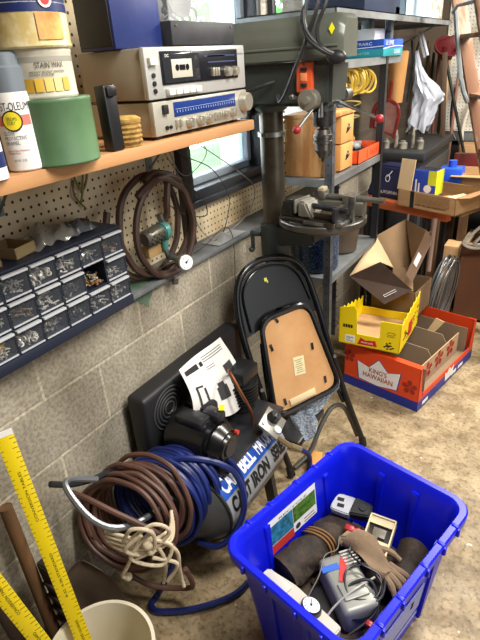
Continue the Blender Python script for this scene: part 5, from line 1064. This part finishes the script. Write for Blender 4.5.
b = MB(); loft(b, [loop(.155, .225, .04, 0), loop(.165, .235, .045, .012), loop(.201, .275, .055, BH-.035), loop(HW+.008, HL+.008, .06, BH-.035), loop(HW+.010, HL+.010, .06, BH-.006), loop(HW+.006, HL+.006, .06, BH), loop(HW-.010, HL-.010, .05, BH), loop(HW-.014, HL-.014, .05, BH-.006), loop(.195, .269, .05, BH-.04), loop(.160, .230, .042, .008)], True, True)
link('bin_body', b, BB, t, ang=30)
b = MB()
for y in (-.19, -.10, .02, .11, .19):
    for s_ in (-1, 1): b.box((s_*(HW+.010), y, BH-.020), (.012, .010, .028), bev=.003); b.box((s_*(HW+.0), y, BH+.0005), (.02, .010, .005), bev=.002)
for x in (-.13, -.05, .05, .13):
    for s_ in (-1, 1): b.box((x, s_*(HL+.010), BH-.020), (.010, .012, .028), bev=.003)
for s_ in (-1, 1):
    for x in (-.06, .06): b.hexa([(x-.008, s_*.232, .03), (x+.008, s_*.232, .03), (x+.008, s_*.248, .03), (x-.008, s_*.248, .03), (x-.012, s_*.258, BH-.04), (x+.012, s_*.258, BH-.04), (x+.012, s_*.278, BH-.04), (x-.012, s_*.278, BH-.04)], bev=.003)
    for y in (-.14, .14): b.hexa([(s_*.162, y-.008, .03), (s_*.178, y-.008, .03), (s_*.178, y+.008, .03), (s_*.162, y+.008, .03), (s_*.188, y-.012, BH-.04), (s_*.205, y-.012, BH-.04), (s_*.205, y+.012, BH-.04), (s_*.188, y+.012, BH-.04)], bev=.003)
link('rib', b, BB, t)
# inner sticker on the wall side (-x side)
def inw(y, z, e=.0015): x = -(.160+(.195-.160)*(z-.008)/(BH-.048)); return V((x+e, y, z))
b = MB(); b.grid(lambda u, v: inw(-.135+.22*u, .265+.122*v), 2, 2, .0004); sk = link('sticker', b, WHINK, t)
def inpatch(nm, y0, y1, z0, z1, m):
    b = MB(); b.grid(lambda u, v: inw(y0+(y1-y0)*u, z0+(z1-z0)*v, .0025), 2, 2); return link(nm, b, m, sk)
inpatch('blue_picture', -.131, -.03, .292, .364, mat('sky_picture', '2f8fb8', .5, 0, '20505e', 60)); inpatch('red_picture', -.131, -.03, .257, .290, mat('red_picture', 'c2372c', .5)); inpatch('green_picture', -.028, .081, .304, .364, mat('green_picture', '5c8f30', .5, 0, '2c4a1c', 60))
b = MB(); b.cyl(inw(-.01, .282, .002), inw(-.01, .282, .0035), .011); link('round_seal', b, mat('dark_print', '3a3a3c', .5), sk)
s1_ = txt(sk, 'RECYCLE', inw(-.09, .368, .0028), (0, 1, 0), (.096, 0, .995), .13, .009, INK, th=0)
inpatch('small_print', .02, .075, .272, .275, INK); inpatch('small_print', .02, .07, .284, .287, INK)
# grey label on the outer right face
b = MB()
for k, (z0, z1) in enumerate(((.10, .112), (.14, .25))): b.hexa([(.1705+.0*k+.027*(z0/.36)-.0, -.15, z0), (.1715+.030*(z0/.36), -.15, z0), (.1715+.030*(z0/.36), .10, z0), (.1705+.027*(z0/.36), .10, z0), (.1705+.027*(z1/.36), -.15, z1), (.1715+.030*(z1/.36), -.15, z1), (.1715+.030*(z1/.36), .10, z1), (.1705+.027*(z1/.36), .10, z1)])
link('outer_label', b, mat('faded_label', '8f9ad8', .5), t)
# contents, local to the bin frame but top-level things
def inb(x, y, z, a=0, q=None): return BT_ @ M4.Translation((x, y, z)) @ M4.Rotation(rad(a), 4, 'Z') @ (q or M4.Identity(4))
b = MB(); loft(b, [loop(.145, .21, .04, .012), loop(.155, .22, .045, .08), loop(.155, .22, .05, .15), loop(.12, .18, .05, .17)], True, True)
single('canvas_tarp', b, mat('dirty_brown_canvas', '3a3028', .9, 0, '544638', 14, bump=.8, bscale=40), 'dirty brown folded tarp lying flat under the tools in the blue bin', 'tarp', BT_)
LE = mat('dark_leather', '1f1813', .8, 0, '43362a', 18, bump=1., bscale=45, thr=(.4, .7))
t = thing('tool_roll', 'dark brown rolled leather bundle tied with twine in the blue bin, under the sticker', 'tool roll', T=inb(-.126, .0, .212, -6))
b = MB(); b.grid(lambda u, v: V(((.055+.004*math.sin(5*2*PI*u+9*v)+.005*math.sin(17*v+3*math.sin(2*PI*u))+.003*math.sin(31*v+11*u*6.28))*math.cos(2*PI*u), -.135+.27*v, (.052+.004*math.sin(3*2*PI*u+7*v))*math.sin(2*PI*u))), 30, 24, .003); b.cyl((0, -.13, 0), (0, .13, 0), .045); link('roll', b, LE, t)
b = MB(); [b.tube([((.061)*math.cos(a), .01+.012*k+.01*math.sin(2*a), .058*math.sin(a)) for a in [2*PI*i/14 for i in range(14)]], .0035, closed=True, smooth=2) for k in range(3)]; link('twine', b, mat('twine', '7d5a30', .8), t)
t = thing('grey_stapler', 'grey and black staple-gun body at the far end of the blue bin', 'tool', T=inb(-.10, .155, .285, 22, M4.Rotation(rad(10), 4, 'X')))
b = MB(); b.prism(rrect([(-.065, -.028), (.01, -.035), (.02, .035), (-.05, .038)], .018), (0, 0, -.012), (1, 0, 0), (0, 1, 0), (0, 0, .026), bev=.004); link('grey_shell', b, mat('tool_grey', 'a9acb2', .4), t)
b = MB(); b.prism(rrect([(.0, -.032), (.065, -.025), (.07, .02), (.01, .035)], .012), (0, 0, -.012), (1, 0, 0), (0, 1, 0), (0, 0, .034), bev=.005); b.box((-.03, -.008, .015), (.022, .012, .002)); b.box((-.035, .014, .015), (.022, .012, .002)); b.cyl((.04, 0, .02), (.04, 0, .026), .012); link('black_grip', b, K, t)
t = thing('almond_box', 'almond-coloured plastic electrical box with a dark window in the blue bin', 'electrical box', T=inb(.022, .125, .29, 16, M4.Rotation(rad(14), 4, 'X') @ M4.Scale(1.12, 4)))
AL = mat('almond_plastic', 'd6c7a0', .4)
b = MB(); openbox(b, -.036, -.055, -.03, .036, .055, .0, .004); b.bb((-.033, -.05, -.012), (.033, -.015, -.006)); b.bb((-.033, .03, -.012), (.033, .05, -.006)); link('box_shell', b, AL, t)
b = MB(); b.bb((-.03, -.052, -.02), (.03, .052, -.016)); link('dark_recess', b, K, t)
b = MB(); b.bb((-.018, -.005, -.016), (.018, .022, -.008), bev=.002); b.bb((-.012, -.015, -.014), (.0, -.005, -.004)); link('switch_block', b, mat('window_brown', '6b6458', .4), t)
b = MB(); rg = random.Random(77)
for k in range(90):
    c = BT_ @ V((rg.uniform(-.15, .15), rg.uniform(-.22, .22), .165+rg.uniform(0, .02))); b.box(c, (rg.uniform(.006, .03), rg.uniform(.004, .016), rg.uniform(.003, .01)), Euler((rg.uniform(0, 3), rg.uniform(0, 3), rg.uniform(0, 3))).to_matrix(), mi=rg.choice((0, 0, 1, 2)))
tag(link('workshop_debris', b, [mat('brown_debris', '4a3a2c', .8), mat('dark_debris', '231e1a', .8), mat('grey_debris', '85807a', .5, .3)]), 'small brown and grey scraps scattered between the tools in the blue bin', 'debris', None, 'stuff')
# glove
GL = mat('work_glove', '6e5a44', .85, 0, '857058', 12, bump=.5, bscale=60)
t = thing('work_glove', 'crumpled brown work glove across the middle of the blue bin', 'glove', T=inb(.045, .055, .270, -8, M4.Scale(1.1, 4)))
b = MB(); b.grid(lambda u, v: V((-.085+.15*v, (.032+.012*v*(1-v)*4)*math.cos(2*PI*u)*(1-.35*v)+.012*math.sin(5*v), (.014+.008*math.sin(6*v+1))*math.sin(2*PI*u)+.004*math.sin(3*2*PI*u+8*v)+.012*math.sin(3*v))), 24, 22)
for k, (y, l) in enumerate(((-.02, .05), (-.007, .06), (.006, .055), (.018, .042))): b.tube([(.045, y*.8, .006), (.07+l*.3, y*1.3, .004), (.06+l, y*1.9, -.012)], [.010, .009, .007], smooth=4)
b.tube([(-.01, .025, .01), (.02, .05, .004), (.05, .058, -.008)], [.011, .009, .007], smooth=4); link('glove_body', b, GL, t)
b = MB(); b.grid(lambda u, v: V((-.092+.014*v, .036*math.cos(2*PI*u), .016*math.sin(2*PI*u)+.002)), 24, 2, .002); link('cuff', b, mat('cuff_tan', '8d7758', .85), t)
# inflator
t = thing('tyre_inflator', 'boxy silver-grey tyre inflator with red and blue tape in the blue bin', 'inflator', T=inb(.035, -.05, .222, 62, M4.Scale(1.08, 4)))
GI = mat('inflator_grey', '8e9088', .4, .2)
b = MB(); b.box((0, 0, 0), (.10, .17, .085), bev=.014, seg=3); b.box((.0, -.03, .044), (.07, .05, .008), bev=.003); link('shell', b, GI, t)
b = MB(); [b.box((.035, .03+.010*k, .0445), (.045, .005, .006), bev=.001) for k in range(6)]; link('cooling_fins', b, mat('fin_grey', 'b5b5ae', .4, .3), t)
b = MB(); b.box((-.03, .045, .0435), (.05, .018, .002)); link('blue_tape', b, mat('blue_tape', '2a5fc0', .4), t)
b = MB(); b.box((.0, .03, .0442), (.018, .075, .002), Euler((0, 0, -.5)).to_matrix()); link('red_tape', b, mat('red_tape', 'c03030', .4), t)
b = MB(); b.box((.045, -.05, .01), (.02, .04, .05), bev=.004); link('end_cap', b, K, t)
t = thing('tyre_gauge', 'pale plastic tool with a round dial gauge at the near end of the blue bin', 'gauge', T=inb(-.035, -.185, .235, 88, M4.Scale(1.2, 4) @ M4.Scale(.8, 4, (1, 0, 0))))
GP = mat('pale_grey_plastic', 'c3beb0', .4)
b = MB(); b.prism(rrect([(-.03, -.11), (.025, -.11), (.03, .03), (.012, .11), (-.022, .11), (-.03, .02)], .01), (0, 0, -.02), (1, 0, 0), (0, 1, 0), (0, 0, .034), bev=.003); b.bb((-.018, .03, .014), (.012, .10, .018), bev=.001); link('housing', b, GP, t)
b = MB(); b.cyl((.005, -.035, .012), (.005, -.035, .028), .0255, bev=.003); dl = link('dial_bezel', b, K, t)
b = MB(); b.cyl((.005, -.035, .028), (.005, -.035, .0295), .021); df_ = link('dial_face', b, WHINK, dl)
b = MB(); b.box((.009, -.032, .0302), (.018, .002, .001), Euler((0, 0, .6)).to_matrix()); b.cyl((.005, -.035, .0295), (.005, -.035, .031), .003)
for k in range(9): a = rad(-30+30*k); b.box((.005+.017*math.cos(a), -.035+.017*math.sin(a), .0300), (.004, .0012, .0006), Euler((0, 0, a)).to_matrix())
link('dial_needle', b, INK, df_)
def binwire(pts, r, m, nm, label):
    b = MB(); b.tube([BT_ @ (V(p)+V((-.01, .02, .045))) for p in pts], r, seg=8, smooth=7); single(nm, b, m, label, 'wire' if 'tube' not in nm else 'tube')
binwire([(-.01, .05, .25), (.0, .0, .24), (.05, -.02, .25), (.11, -.01, .24), (.13, -.06, .22), (.08, -.11, .225), (.03, -.06, .235), (.06, -.01, .245), (.13, -.03, .23), (.14, -.1, .2), (.1, -.15, .19)], .0032, K, 'coiled_wire', 'black cord looped over the silver inflator in the blue bin')
binwire([(.12, -.0, .235), (.14, -.05, .22), (.11, -.12, .21), (.06, -.09, .225), (.1, -.04, .24), (.145, -.08, .2), (.12, -.17, .17)], .0045, K, 'black_hose', 'thicker black hose curled at the right side of the blue bin')
binwire([(-.03, .03, .25), (-.05, .02, .24), (-.03, -.02, .24), (-.045, -.06, .235), (-.02, -.12, .23), (-.01, -.19, .20), (.0, -.22, .16)], .0016, WIRE, 'pale_wire', 'pale thin wire running down over the inflator toward the near side of the bin')
binwire([(.10, -.02, .235), (.08, -.09, .235), (.06, -.16, .21), (.055, -.225, .17)], .003, mat('clear_grey_tube', 'a8a6a0', .3), 'vinyl_tube', 'straight greyish tube lying over the near right of the inflator')
b = MB(); b.box((0, 0, 0), (.03, .022, .02), bev=.005); b.cyl((.01, 0, 0), (.03, .01, 0), .006); single('red_clip', b, RED, 'red battery clip between the leather roll and the glove in the bin', 'clip', inb(-.055, .085, .285, 20))
b = MB(); b.box((0, 0, 0), (.02, .018, .016), bev=.005); single('red_plug', b, RED, 'small red plug at the near right edge inside the bin', 'plug', inb(.14, -.10, .235, 10))
b = MB(); b.grid(lambda u, v: V(((.042+.003*math.sin(5*2*PI*u))*math.cos(2*PI*u), -.10+.2*v, .042*math.sin(2*PI*u))), 24, 10, .003); b.cyl((0, -.09, 0), (0, .09, 0), .034); single('canvas_roll', b, LE, 'second dark brown roll at the right side of the blue bin, beneath the glove', 'tool roll', inb(.125, .12, .21, 16))
b = MB(); b.box((0, 0, 0), (.11, .17, .05), Euler((0, .1, 0)).to_matrix(), bev=.012); single('black_case', b, mat('matte_black_case', '1d1c1c', .6), 'matte black case under the inflator at the near end of the blue bin', 'case', inb(-.0, -.11, .165, 5)).name = 'tool_case'
# bits of wood and clutter behind the compressor and chair on the floor
for k, (x, y, a, lb) in enumerate(((.42, 1.52, 20, 'short tan wood block on the floor between the compressor and the chair'), (.50, 1.50, -35, 'short wood block on the floor just behind the blue bin'))):
    b = MB(); b.box((0, 0, .02), (.06, .16, .04), bev=.003); single('wood_block', b, PINE, lb, 'wood block', M4.Translation((x, y, .0)) @ M4.Rotation(rad(a), 4, 'Z'))

# ------------------------------------------------------------------ camera and light
cam = bpy.data.cameras.new('camera'); co = bpy.data.objects.new('camera', cam); COL.objects.link(co); SC.camera = co
Rm = [[0.84759, -0.19328, 0.4942], [0.52695, 0.41625, -0.74098], [-0.06249, 0.88847, 0.45466]]
m = M4.Identity(4)
for i in range(3):
    for j in range(3): m[i][j] = Rm[i][j]
m[0][3], m[1][3], m[2][3] = 1.1, 0, 1.6
co.matrix_world = m
cam.sensor_fit = 'VERTICAL'; cam.sensor_height = 36; cam.lens = 36*502/640; cam.clip_start = .02
def area(nm, loc, tgt, sx, sy, e, c):
    l = bpy.data.lights.new(nm, 'AREA'); l.shape = 'RECTANGLE'; l.size = sx; l.size_y = sy; l.energy = e; l.color = c
    o = bpy.data.objects.new(nm, l); COL.objects.link(o); o.location = loc; o.rotation_euler = (V(tgt)-V(loc)).to_track_quat('-Z', 'Y').to_euler()
# ceiling shop lights
area('shop_light_near', (1.5, .9, 2.45), (1.3, .9, 0), .3, 1.2, 68, (1, .95, .87))
area('shop_light_far', (1.3, 3.0, 2.45), (1.1, 3.0, 0), .3, 1.2, 118, (1, .94, .85))
# added cool fill light to the right of the camera, no real source there
area('fill_light', (3.6, .6, 1.5), (0.3, 1.4, .8), 2.2, 1.8, 26, (.95, .98, 1))
w = bpy.data.worlds.new('sky'); SC.world = w; w.use_nodes = True; nt = w.node_tree
bg = nt.nodes['Background']; bg.inputs[0].default_value = (.80, .90, 1., 1); bg.inputs[1].default_value = 11
vs = SC.view_settings; vs.view_transform = 'Standard'; vs.look = 'None'; vs.exposure = 0; vs.gamma = 1; vs.use_curve_mapping = False
